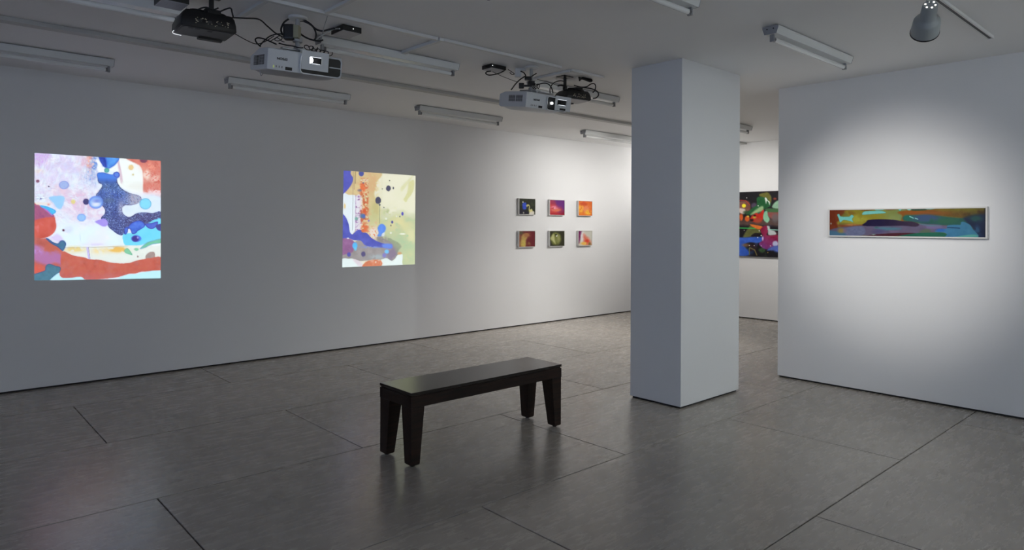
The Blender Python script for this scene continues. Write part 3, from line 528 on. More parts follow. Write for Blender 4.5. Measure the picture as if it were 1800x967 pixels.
def brush_far(X, Y):
    c = Canvas(X, Y, (1280, 320), 0.155)
    c.fill((30, 27, 33)); c.mix((c.nz(.008, 1)-.58)*5, (96, 52, 56)); c.mix((c.nz(.007, 6)-.6)*6, (44, 70, 120)); c.mix((c.nz(.01, 3)-.64)*6, (60, 92, 56))
    c.poly([(132, 110), (570, 100), (570, 330), (132, 330)], (34, 32, 36), 20, 4, 6, smooth=1)
    c.poly([(100, 240), (200, 215), (245, 240), (250, 320), (180, 340), (90, 330)], (128, 84, 74), 10, 6, 16, .02); c.line((100, 205), (200, 212), 4, (176, 60, 50)); c.line((200, 212), (246, 260), 4, (186, 66, 50))
    c.ell(295, 270, 34, 34, (90, 76, 100), 10, .9)
    c.poly([(325, 180), (400, 165), (478, 205), (480, 270), (420, 300), (385, 335), (300, 365), (215, 372), (215, 345), (285, 290), (325, 255)], (42, 98, 58), 6, 4, 16, .02); c.poly([(255, 372), (300, 325), (385, 272), (396, 320), (340, 346)], (156, 186, 136), 10, 3, 10)
    c.poly([(355, 140), (445, 118), (488, 170), (480, 240), (440, 185), (370, 165)], (112, 110, 52), 6, 4, 14, .03); c.poly([(415, 180), (432, 178), (448, 205), (472, 225), (468, 262), (456, 228), (438, 215), (430, 248), (422, 215)], (226, 236, 226), 4, smooth=3)
    c.ell(530, 190, 18, 12, (150, 70, 56), 6); c.poly([(500, 290), (530, 230), (600, 205), (600, 300)], (150, 190, 160), 7, 2, 12)
    c.poly([(120, 300), (190, 310), (185, 360), (130, 350)], (216, 198, 188), 7, 3); c.ell(178, 269, 23, 22, (252, 236, 60), 5); c.ell(200, 345, 30, 20, (60, 86, 56), 8, .8)
    c.poly([(90, 425), (600, 420), (600, 500), (90, 490)], (92, 72, 68), 16, 6, 14, .02, smooth=1); c.poly([(440, 345), (600, 315), (600, 420), (480, 415)], (148, 84, 80), 12, 5, 14, .02); c.ell(535, 410, 40, 50, (110, 106, 108), 14, .8); c.poly([(430, 300), (600, 310), (600, 340), (450, 340)], (70, 110, 70), 8)
    c.ell(148, 400, 22, 38, (216, 98, 44), 6, wob=5); c.ell(215, 416, 27, 32, (218, 100, 46), 6, wob=4); c.ell(225, 390, 12, 10, (230, 200, 80), 5)
    c.poly([(255, 400), (315, 350), (350, 360), (402, 312), (400, 395), (376, 445), (310, 455), (262, 440)], (202, 52, 40), 5, 3, 16, .03); c.ell(268, 432, 20, 14, (50, 26, 24), 6); c.ell(298, 402, 20, 12, (190, 170, 60), 6); c.ell(300, 380, 16, 10, (60, 20, 20), 5); c.ell(340, 440, 40, 30, (170, 80, 56), 14, .8)
    c.poly([(396, 400), (408, 345), (440, 330), (450, 380), (470, 425), (445, 462), (410, 440)], (146, 204, 168), 6, 2, 14, .03)
    c.poly([(170, 625), (215, 540), (260, 490), (320, 510), (370, 570), (300, 590), (250, 620)], (104, 106, 62), 8, 3, 18, .02); c.poly([(260, 620), (300, 580), (360, 590), (370, 630)], (34, 28, 34), 6)
    c.line((60, 520), (310, 526), 5, (62, 190, 92)); c.poly([(245, 482), (330, 490), (402, 512), (388, 538), (320, 530)], (232, 122, 52), 5, 2, 12)
    c.poly([(365, 545), (405, 500), (448, 500), (452, 560), (446, 606), (600, 606), (600, 700), (490, 745), (420, 760), (350, 705), (398, 640)], (148, 38, 76), 6, 3, 18, .02, col2=(136, 66, 140), grad=((440, 600), (400, 750)))
    c.poly([(440, 500), (470, 505), (480, 540), (530, 560), (540, 596), (460, 600), (452, 545)], (196, 204, 204), 6, 2, 10); c.line((450, 538), (620, 548), 4, (160, 226, 206))
    c.poly([(60, 650), (200, 628), (392, 625), (388, 658), (340, 692), (250, 685), (180, 710), (205, 760), (240, 822), (60, 840)], (62, 104, 206), 8, 3, 18, .02); c.ell(200, 716, 40, 18, (150, 110, 80), 10, .8)
    c.line((245, 745), (300, 770), 6, (120, 106, 66)); c.line((300, 770), (325, 830), 6, (120, 106, 66)); c.line((240, 750), (240, 825), 5, (110, 120, 80))
    c.ell(535, 700, 32, 32, (190, 192, 226), 8, wob=5); c.poly([(440, 775), (510, 730), (600, 730), (600, 810), (520, 780)], (92, 114, 196), 10, 4, 14); c.ell(392, 640, 9, 24, (230, 190, 220), 5)
    for x, y, r in ((210, 180, 5), (340, 270, 6), (352, 553, 6), (375, 608, 7), (335, 630, 6), (295, 722, 5), (182, 548, 4), (240, 720, 6), (480, 725, 6), (375, 725, 5)): c.ell(x, y, r, r, (240, 236, 230), 3)
    c.ell(450, 800, 5, 5, (190, 160, 60), 3)
    return c.c

def small_brush(k):
    def f(X, Y):
        c = Canvas(X, Y, (890, 330), 0.1241)
        if k == 0:
            c.fill((46, 50, 38)); c.mix((c.nz(.02, 1)-.5)*2, (70, 74, 50)); c.poly([(170, 300), (250, 320), (320, 360), (170, 380)], (44, 42, 56), 10, 3); c.poly([(230, 225), (265, 210), (285, 230), (280, 300), (240, 308), (228, 270)], (60, 86, 204), 8, 3, 18, .05)
            c.ell(236, 205, 8, 12, (240, 240, 236), 4); c.poly([(282, 250), (310, 236), (334, 262), (332, 310), (360, 300), (378, 345), (345, 368), (322, 340), (318, 300), (325, 268), (310, 256), (292, 275)], (214, 206, 140), 6, 2, 24, .05, smooth=3); c.poly([(330, 350), (390, 335), (390, 380), (330, 380)], (226, 220, 206), 7, 3); c.ell(245, 355, 8, 12, (200, 196, 180), 5)
        elif k == 1:
            c.fill((196, 62, 62)); t = np.clip((c.X-640)/120-(c.Y-250)/150+(c.nz(.02, 2)-.5), 0, 1); c.mix(t, (108, 46, 124)); c.wash(680, 290, 50, 30, (232, 130, 150), 1.3, .02, .15); c.ell(683, 292, 10, 9, (242, 190, 210), 8); c.wash(720, 320, 60, 18, (222, 120, 90), 1, .02, .2); c.mix(np.clip((c.X-730)/80, 0, 1)*np.clip((c.Y-300)/60, 0, 1), (140, 32, 60)); c.mix(np.clip((c.Y-350)/30, 0, 1)*.6, (150, 24, 44))
        elif k == 2:
            c.fill((226, 112, 44)); c.wash(1060, 290, 40, 60, (240, 176, 60), 1.3, .02, .2); c.wash(1130, 300, 40, 50, (232, 136, 90), 1.2, .03, .2); c.wash(1100, 230, 70, 24, (206, 84, 40), 1, .02, .2); c.wash(1160, 350, 40, 30, (242, 190, 60), 1.1, .03, .2); c.mix((c.nz(.05, 4)-.6)*4, (210, 80, 60))
        elif k == 3:
            c.fill((112, 44, 50)); c.mix(np.clip((250-c.X)/60, 0, 1), (140, 92, 70)); c.poly([(205, 830), (210, 740), (225, 670), (270, 650), (310, 660), (290, 720), (275, 760), (270, 840)], (192, 160, 92), 12, 4, 16, .03); c.wash(290, 670, 40, 30, (176, 120, 80), 1.2, .03, .2); c.wash(240, 790, 30, 40, (206, 186, 96), 1.1, .03, .15); c.wash(200, 640, 40, 20, (100, 90, 70), 1, .03, .2); c.wash(320, 800, 20, 30, (150, 110, 70), .9, .03, .3)
        elif k == 4:
            c.fill((56, 56, 40)); c.poly([(620, 720), (660, 650), (700, 635), (760, 670), (775, 740), (740, 800), (680, 810), (650, 790)], (118, 122, 66), 14, 5, 18, .03); c.poly([(628, 720), (664, 655), (680, 690), (690, 760), (700, 800), (660, 760)], (190, 190, 132), 10, 3, 14, .03); c.ell(714, 680, 12, 14, (244, 244, 236), 4); c.ell(705, 668, 12, 10, (16, 16, 16), 4); c.wash(740, 720, 20, 50, (150, 150, 96), 1, .04, .2); c.mix(np.clip((640-c.X)/20, 0, 1)*np.clip((c.Y-740)/30, 0, 1), (88, 84, 90))
        else:
            c.fill((206, 204, 190)); c.poly([(990, 600), (1070, 600), (1055, 680), (1030, 790), (990, 800)], (122, 44, 96), 12, 4, 20, .03); c.wash(1080, 690, 20, 70, (226, 222, 222), 1.2, .03, .1); c.poly([(1095, 660), (1130, 690), (1175, 730), (1200, 810), (1100, 810), (1095, 740)], (226, 120, 96), 22, 6, 20, .03); c.ell(1145, 755, 26, 18, (222, 62, 44), 14, .9); c.wash(1100, 790, 40, 18, (240, 190, 90), 1.2, .03, .1); c.ell(1180, 800, 16, 22, (106, 104, 44), 12, .9)
        return c.c
    return f

# the two projections on the long wall (thin glowing panels on the plaster stand in for projector light)
yw = YW-.0015
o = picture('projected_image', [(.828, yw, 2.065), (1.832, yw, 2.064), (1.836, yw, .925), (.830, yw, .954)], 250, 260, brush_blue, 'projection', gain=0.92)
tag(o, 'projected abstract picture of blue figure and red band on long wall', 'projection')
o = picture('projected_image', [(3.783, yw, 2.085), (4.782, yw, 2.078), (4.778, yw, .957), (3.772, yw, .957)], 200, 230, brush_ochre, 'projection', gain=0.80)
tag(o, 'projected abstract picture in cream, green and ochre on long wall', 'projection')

def framed(name, axis, pos, a0, a1, z0, z1, depth, brush, label, group, fw_=.012, fm='frame_white', nu=60, nv=50, cat='painting', lip=.006, gain=1.0):
    "axis 'y': hangs on the long wall facing -y; axis 'x': hangs on a wall facing -x.  a0..a1 run left to right as seen"
    if axis == 'y': ctr = Vector(((a0+a1)/2, pos, (z0+z1)/2)); P = lambda a, d, z: Vector((a, pos-d, z))
    else: ctr = Vector((pos, (a0+a1)/2, (z0+z1)/2)); P = lambda a, d, z: Vector((pos-d, a, z))
    root = empty(name, ctr, label, cat, group)
    bm = bmesh.new()
    s = 1 if a1 > a0 else -1; g = 0.004
    for (p, q, r_, t) in ((a0, a0+s*fw_, z0, z1), (a1-s*fw_, a1, z0, z1), (a0+s*fw_, a1-s*fw_, z0, z0+fw_), (a0+s*fw_, a1-s*fw_, z1-fw_, z1)):
        A = P(p, depth, r_); B = P(q, g, t); box(bm, [min(A[i], B[i]) for i in range(3)], [max(A[i], B[i]) for i in range(3)])
    build('frame', bm, fm, root, matrix=Matrix.Translation(-ctr))
    A = P(a0+s*fw_, depth-lip-.004, z0+fw_); B = P(a1-s*fw_, g+.001, z1-fw_)
    bx('backing_panel', [min(A[i], B[i]) for i in range(3)], [max(A[i], B[i]) for i in range(3)], 'canvas_edge', root, matrix=Matrix.Translation(-ctr))
    d = depth-lip
    picture('painted_surface', [P(a0+s*fw_, d, z1-fw_), P(a1-s*fw_, d, z1-fw_), P(a1-s*fw_, d, z0+fw_), P(a0+s*fw_, d, z0+fw_)], nu, nv, brush, 'paint', root, gain, matrix=-ctr)
    return root
sm = [((6.532, 6.862), (1.612, 1.850), 'small dark framed painting with a blue patch, top left of six'), ((7.157, 7.487), (1.612, 1.850), 'small framed painting glowing red to purple'),
      ((7.795, 8.125), (1.612, 1.850), 'small framed painting glowing orange and yellow'), ((6.532, 6.862), (1.142, 1.380), 'small framed maroon painting with a pale tan form'),
      ((7.157, 7.487), (1.142, 1.380), 'small framed dark olive painting with a pale green form and white dot'), ((7.795, 8.125), (1.142, 1.380), 'small framed pale grey painting with a red orange glow')]
for k, ((a, b), (z0, z1), lab) in enumerate(sm):
    framed('framed_painting', 'y', YW, a, b, z0, z1, .040, small_brush(k), lab, 'six small framed paintings in two rows', fw_=.006)
framed('framed_painting', 'x', XP, 2.612, 1.398, 1.366, 1.618, .035, brush_long, 'long narrow panoramic painting in a white frame on the partition wall', None, fw_=.011, nu=420, nv=92, gain=.82)
framed('canvas_painting', 'x', XB, 6.05, 4.45, .985, 2.005, .035, brush_far, 'dark canvas with vivid splashes seen between column and partition', None, fw_=.004, fm='frame_dark', nu=330, nv=210, lip=.001)

# ------------------------------------------------------------------ bench
BX0, BX1, BY0, BY1, BZ = 2.235, 3.525, 3.36, 3.722, .45
bench = empty('wooden_bench', ((BX0+BX1)/2, (BY0+BY1)/2, 0), 'low dark stained wooden bench with four tapered legs', 'bench')
Mb = Matrix.Translation((-(BX0+BX1)/2, -(BY0+BY1)/2, 0))
bx('seat_top', (BX0, BY0, BZ-.018), (BX1, BY1, BZ), 'woodtop', bench, .002, Mb)
bx('shadow_groove', (BX0+.007, BY0+.007, BZ-.026), (BX1-.007, BY1-.007, BZ-.018), 'wood', bench, 0, Mb)
bx('apron', (BX0+.001, BY0+.001, .358), (BX1-.001, BY0+.027, BZ-.026), 'wood', bench, .0015, Mb)
bx('apron', (BX0+.001, BY1-.027, .358), (BX1-.001, BY1-.001, BZ-.026), 'wood', bench, .0015, Mb)
bx('apron', (BX0+.001, BY0+.027, .358), (BX0+.027, BY1-.027, BZ-.026), 'wood', bench, .0015, Mb)
bx('apron', (BX1-.027, BY0+.027, .358), (BX1-.001, BY1-.027, BZ-.026), 'wood', bench, .0015, Mb)
for sx in (0, 1):
    for sy in (0, 1):
        x = (BX0+.003, BX1-.003)[sx]; y = (BY0+.003, BY1-.003)[sy]; dx = (1, -1)[sx]; dy = (1, -1)[sy]
        def ring(z, ix, iy, o): return [(x+dx*o, y+dy*o, z), (x+dx*ix, y+dy*o, z), (x+dx*ix, y+dy*iy, z), (x+dx*o, y+dy*iy, z)]
        bm = bmesh.new(); loft(bm, [ring(.010, .054, .068, .006), ring(.016, .060, .074, .0), ring(.357, .092, .110, .0)])
        leg = build('leg', bm, 'wood', bench, matrix=Mb)
        bm = bmesh.new(); lathe(bm, (x+dx*.03, y+dy*.034, 0), (0, 0, 1), [(0, .014), (.0105, .014)], 12)
        build('glide', bm, 'black', leg, matrix=Mb)

# ------------------------------------------------------------------ ceiling strip lights
def strip_light(x0, x1, y, label):
    n = len([1 for o in bpy.data.objects if o.name.startswith('strip_light')])
    cx = (x0+x1)/2; L = (x1-x0)/2
    root = empty('strip_light', (cx, y, ZC), label, 'light fixture', 'fluorescent strip lights under the ceiling')
    h = .058
    t0 = -.007
    def sec(xx, k=1.0): return [(xx, -.054, t0), (xx, -.054, -.018), (xx, -.040, -h), (xx, .040, -h), (xx, .054, -.018), (xx, .054, t0)]
    bx('spacer', (-L+.02, -.035, t0), (L-.02, .035, -.0005), 'holder', root)
    bm = bmesh.new(); loft(bm, [sec(-L+.003), sec(L-.003)]); build('body', bm, 'steel', root)
    for s in (-1, 1):
        bm = bmesh.new(); q = lambda xx: [(xx, a*1.03, b*1.02 if b < t0 else b) for _, a, b in sec(0)]
        loft(bm, [q(s*(L-.003)), q(s*L)]); ep = build('end_plate', bm, 'plate_grey', root)
        for yy in (-.022, .022):
            bm = bmesh.new(); lathe(bm, (s*L, yy, -.025), (s, 0, 0), [(0, .0045), (.002, .0045)], 8); build('screw_hole', bm, 'gap', ep)
        bm = bmesh.new(); box(bm, (s*(L-.03)-.008, -.015, -h-.046), (s*(L-.03)+.008, .015, -h)); build('lamp_holder', bm, 'holder', root, bevel=.003)
    bm = bmesh.new(); lathe(bm, (-L+.04, 0, -h-.028), (1, 0, 0), [(0, .0165), (2*L-.08, .0165)], 18); tb = build('tube', bm, 'tube', root, True)
    for s in (-1, 1):
        bm = bmesh.new(); lathe(bm, (s*(L-.055), 0, -h-.028), (s, 0, 0), [(0, .0172), (.017, .0172)], 16); build('end_cap', bm, 'cap', tb, True)
strip_light(.03, 1.25, 6.26, 'strip light cut by the left edge of the picture, nearest the long wall')
strip_light(2.15, 3.37, 6.26, 'strip light below the left white projector, near the long wall')
strip_light(4.22, 5.44, 6.26, 'strip light near the long wall between the two white projectors')
strip_light(6.97, 8.19, 6.26, 'bright strip light near the long wall running behind the column')
strip_light(.05, 1.27, 4.45, 'strip light at the top left behind the large black projector')
strip_light(2.16, 3.38, 4.45, 'strip light running right from behind the left white projector')
strip_light(4.24, 5.46, 4.45, 'strip light behind the small black projector beside the column')
strip_light(7.10, 8.32, 4.52, 'strip light whose end shows between column and partition')
strip_light(2.21, 3.43, 2.22, 'strip light whose end is cut by the top edge of the picture')
strip_light(4.25, 5.48, 2.16, 'strip light on the ceiling right of the column')

# surface raceways on the ceiling
def raceway(a, b, w, h, label, material='raceway'):
    a = Vector(a); b = Vector(b); ctr = (a+b)/2
    root = bx('cable_raceway', (min(a.x, b.x)-(w/2 if a.x == b.x else 0), min(a.y, b.y)-(w/2 if a.y == b.y else 0), ZC-h), (max(a.x, b.x)+(w/2 if a.x == b.x else 0), max(a.y, b.y)+(w/2 if a.y == b.y else 0), ZC-.001), material, matrix=None, bevel=.002)
    tag(root, label, 'raceway', 'white cable raceways on the ceiling')
raceway((XR+.02, 5.45, 0), (XB-.02, 5.45, 0), .085, .030, 'long flat ceiling raceway running parallel to the long wall', 'raceway2')
raceway((-.4, 3.91, 0), (2.80, 3.91, 0), .032, .022, 'thin white raceway passing above the left white projector')
raceway((2.845, 3.90, 0), (4.06, 3.90, 0), .032, .022, 'thin white raceway leading to the right white projector')
raceway((4.20, 3.91, 0), (4.62, 3.91, 0), .032, .020, 'short white raceway above the small black projector by the column')
raceway((1.58, 3.93, 0), (1.58, 4.39, 0), .030, .020, 'short cross raceway right of the large black projector')
raceway((1.945, 1.6, 0), (1.945, 3.89, 0), .028, .020, 'cross raceway running toward the viewer at the top of the picture')
raceway((2.83, 3.89, 0), (2.83, 4.39, 0), .034, .024, 'short cross raceway joining the middle strip light')
raceway((4.21, 3.93, 0), (4.21, 4.39, 0), .034, .022, 'short cross raceway between the two right hand projectors')

# ------------------------------------------------------------------ projectors
def rrect(x0, x1, y0, y1, r, z, n=5):
    pts = []
    for cx, cy, a in ((x1-r, y0+r, -90), (x1-r, y1-r, 0), (x0+r, y1-r, 90), (x0+r, y0+r, 180)):
        for k in range(n+1):
            t = math.radians(a+90*k/n); pts.append((cx+r*math.cos(t), cy+r*math.sin(t), z))
    return pts
def text_obj(name, s, size, parent, M4, material):
    cu = bpy.data.curves.new(name, 'FONT'); cu.body = s; cu.size = size; cu.extrude = .0008; cu.offset = .0005; cu.align_x = 'CENTER'; cu.align_y = 'CENTER'
    t = bpy.data.objects.new(name+'_tmp', cu); C.objects.link(t); bpy.context.view_layer.update()
    me = bpy.data.meshes.new_from_object(t.evaluated_get(bpy.context.evaluated_depsgraph_get()))
    bpy.data.objects.remove(t); bpy.data.curves.remove(cu)
    me.name = name; me.transform(M4); me.materials.clear(); me.materials.append(M[material])
    o = bpy.data.objects.new(name, me); C.objects.link(o); o.parent = parent; return o
def oriented(parent, loc, yaw, tilt, roll):
    parent.location = loc
    parent.rotation_euler = (Matrix.Rotation(yaw, 4, 'Z')@Matrix.Rotation(tilt, 4, 'X')@Matrix.Rotation(roll, 4, 'Y')).to_euler()
def white_projector(loc, yaw, tilt, Wd, D, H, label, variant):
    root = empty('ceiling_projector', loc, label, 'projector', 'white projectors hanging upside down'); oriented(root, loc, yaw, tilt, 0)
    ch = (.52, .70) if variant == 0 else (.80, .84)
    prof = [(0, 0), (0, H*.96), (.010, H), (D*ch[0], H), (D, H*ch[1]), (D, .012), (D-.03, 0)]
    bm = bmesh.new(); loft(bm, [[(x, y, z) for y, z in prof] for x in (0, Wd)])
    body = build('body', bm, 'proj', root, True, bevel=.011, seg=3)
    bm = bmesh.new(); loft(bm, [rrect(.05, Wd-.05, .05, D-.05, .06, -.016), rrect(.012, Wd-.012, .012, D-.014, .04, .003)]); build('underside_cover', bm, 'projgrey' if variant == 0 else 'proj', root, True)
    # side vent: rows of dark slits on the face toward -x
    bm = bmesh.new(); ncol, nrow = (4, 9) if variant == 0 else (8, 6)
    y0, y1, z0, z1 = (.07, D*.80, .030, H*.70) if variant == 0 else (.05, D*.62, .045, H*.78)
    for i in range(ncol):
        for j in range(nrow):
            a = y0+(y1-y0)*i/ncol; b = y0+(y1-y0)*(i+.86)/ncol
            if variant == 1 and i >= 4: a += .008; b += .008
            c0 = z0+(z1-z0)*j/nrow; c1 = c0+(z1-z0)/nrow*.62
            box(bm, (-.0012, a, c0), (.002, b, c1))
    build('side_vent', bm, 'projdark', root)
    # front opening, rim, shutter plate with window, lens
    ox0, ox1, oz0, oz1 = (Wd*.435, Wd*.985, .004, H*.90) if variant == 0 else (Wd*.50, Wd*.97, .004, H*.86)
    def fr(x0, x1, z0, z1, r, y): return [(p[0], y, p[1]) for p in [(q[0], q[1]) for q in rrect(x0, x1, z0, z1, r, 0)]]
    bm = bmesh.new(); loft(bm, [fr(ox0, ox1, oz0, oz1, .022, -.004), fr(ox0, ox1, oz0, oz1, .022, .012)]); op = build('lens_opening', bm, 'projdark', root)
    bm = bmesh.new()
    pts = fr(ox0-.003, ox1+.003, oz0-.003, oz1+.003, .024, -.006); tube(bm, [Vector(p) for p in pts]+[Vector(pts[0])], .0045, 8, 1); build('opening_rim', bm, 'proj', op, True)
    if variant == 0: bx('rim_bar', (ox1-.075, -.010, (oz0+oz1)*.5-.003), (ox1, -.004, (oz0+oz1)*.5+.003), 'proj', op)
    px0, px1, pz0, pz1, yo = (Wd*.425, Wd*.79, .026, H*1.09, -.030) if variant == 0 else (Wd*.625, Wd*1.01, .006, H*.98, -.040)
    wx0, wx1, wz0, wz1 = (px0+.050, px0+.126, pz0+.040, pz0+.084) if variant == 0 else (px0+.022, px0+.125, pz0+.045, pz0+.092)
    bm = bmesh.new()
    for a, b in (((px0, pz0), (wx0, pz1)), ((wx1, pz0), (px1, pz1)), ((wx0, pz0), (wx1, wz0)), ((wx0, wz1), (wx1, pz1))): box(bm, (a[0], yo-.004, a[1]), (b[0], yo, b[1]))
    bmesh.ops.remove_doubles(bm, verts=bm.verts, dist=1e-5); sh = build('shutter_plate', bm, 'proj', root)
    bx('shutter_arm', (px1-.03, yo, pz0+.01), (px1-.02, 0, pz1-.03), 'proj', sh)
    bx('glowing_window_edge', (wx0+.004, yo-.003, wz1-.003), (wx1-.004, yo+.004, wz1), 'spill', sh)  # slot edges glow themselves, standing for light from the lens
    bx('glowing_window_edge', (wx0+.02, yo-.003, wz0), (wx1-.008, yo+.004, wz0+.003), 'spill', sh)
    if variant == 1:
        bx('shutter_pane', (wx0+.052, yo-.002, wz0+.004), (wx1-.008, yo+.006, wz1-.006), 'projdark', sh); bx('latch', (px0+.052, yo-.006, pz0+.004), (px0+.116, yo-.003, pz0+.02), 'projdark', sh)
    lx, lz, lr = (wx0+.010, (wz0+wz1)/2, .019) if variant == 0 else (ox0+.046, H*.47, .0105)
    bm = bmesh.new(); lathe(bm, (lx, yo+.012 if variant == 0 else -.020, lz), (0, 1, 0), [(0, lr*.2), (.003, lr*.8), (.006, lr), (.02, lr)], 20); build('lens', bm, 'lens', root, True)
    bm = bmesh.new(); lathe(bm, (lx, -.001, lz), (0, 1, 0), [(0, lr*1.8), (.006, lr*1.9)], 20); build('lens_barrel', bm, 'black2', root, True)
    # lettering reads upside down because the unit hangs inverted
    text_obj('brand_lettering', 'EPSON', .021, root, Matrix.Translation((Wd*(.19 if variant == 0 else .25), -.0006, H*.55))@Matrix.Rotation(math.pi/2, 4, 'X')@Matrix.Rotation(math.pi, 4, 'Z'), 'logo')
    for k in range(4):
        bx('indicator', (Wd*(.075+.038*k+.05*variant), -.0015, .016 if k else .013), (Wd*(.075+.038*k+.05*variant)+(.0035 if k or variant else .008), .002, .028), 'projdark' if (k or variant) else 'ledg', root)
    bx('sensor_window', (Wd*(.235+.07*variant), -.002, .008), (Wd*(.325+.07*variant), .003, .027), 'projdark', root, .001)
    # ceiling mount
    if variant == 0:
        bm = bmesh.new(); tube(bm, [(Wd*.30, .0, 0), (Wd*.315, -.006, -.03), (Wd*.345, .004, -.012)], .0025, 6, 4)
        build('security_wire', bm, 'projgrey', root, matrix=Matrix.Translation((-.155, .10, -.012)))
    hook = build('mount_bracket', (lambda b: (box(b, (Wd*.24, D*.22, H+.012), (Wd*.80, D*.34, H+.022)), box(b, (Wd*(.42, .28)[variant], D*.12, H+.018), (Wd*(.54, .40)[variant], D*.70, H+.028)), b)[-1])(bmesh.new()), 'mount', root, bevel=.002)
    for fx, fy in ((.28, .28), (.76, .28), ((.48, .34)[variant], .16), ((.48, .34)[variant], .64)):
        bm = bmesh.new(); lathe(bm, (Wd*fx, D*fy, H-.012), (0, 0, 1), [(0, .009), (.03, .009)], 10); build('mount_bolt', bm, 'mount', hook)
    R = root.rotation_euler.to_matrix(); base = Vector(loc)+R@Vector((Wd*(.48, .34)[variant], D*.36, H+.02)); Ri = R.to_4x4().inverted()@Matrix.Translation(-Vector(loc))
    bm = bmesh.new(); lathe(bm, base-Vector((0, 0, .01)), (0, 0, 1), [(0, .024), (.035, .024), (.036, .015), (ZC-base.z-.002, .015)], 16); build('mount_pole', bm, 'mount', root, True, matrix=Ri)
    bm = bmesh.new(); lathe(bm, (base.x, base.y, ZC-.018), (0, 0, 1), [(0, .055), (.006, .06), (.016, .06)], 20); build('ceiling_plate', bm, 'raceway', root, True, matrix=Ri)
    bm = bmesh.new(); lathe(bm, (base.x, base.y, base.z+.05), (0, 0, 1), [(0, .03), (.03, .03)], 14); build('pole_collar', bm, 'black' if variant else 'mount', root, True, matrix=Ri)
    return root, base
P1, b1 = white_projector((1.630, 4.045, 2.402), -.115, .165, .468, .40, .131, 'white projector on the left, hung upside down with bright lens', 0)
P2, b2 = white_projector((3.743, 3.990, 2.420), -.085, .15, .443, .375, .128, 'white projector on the right, hung upside down above the bench', 1)

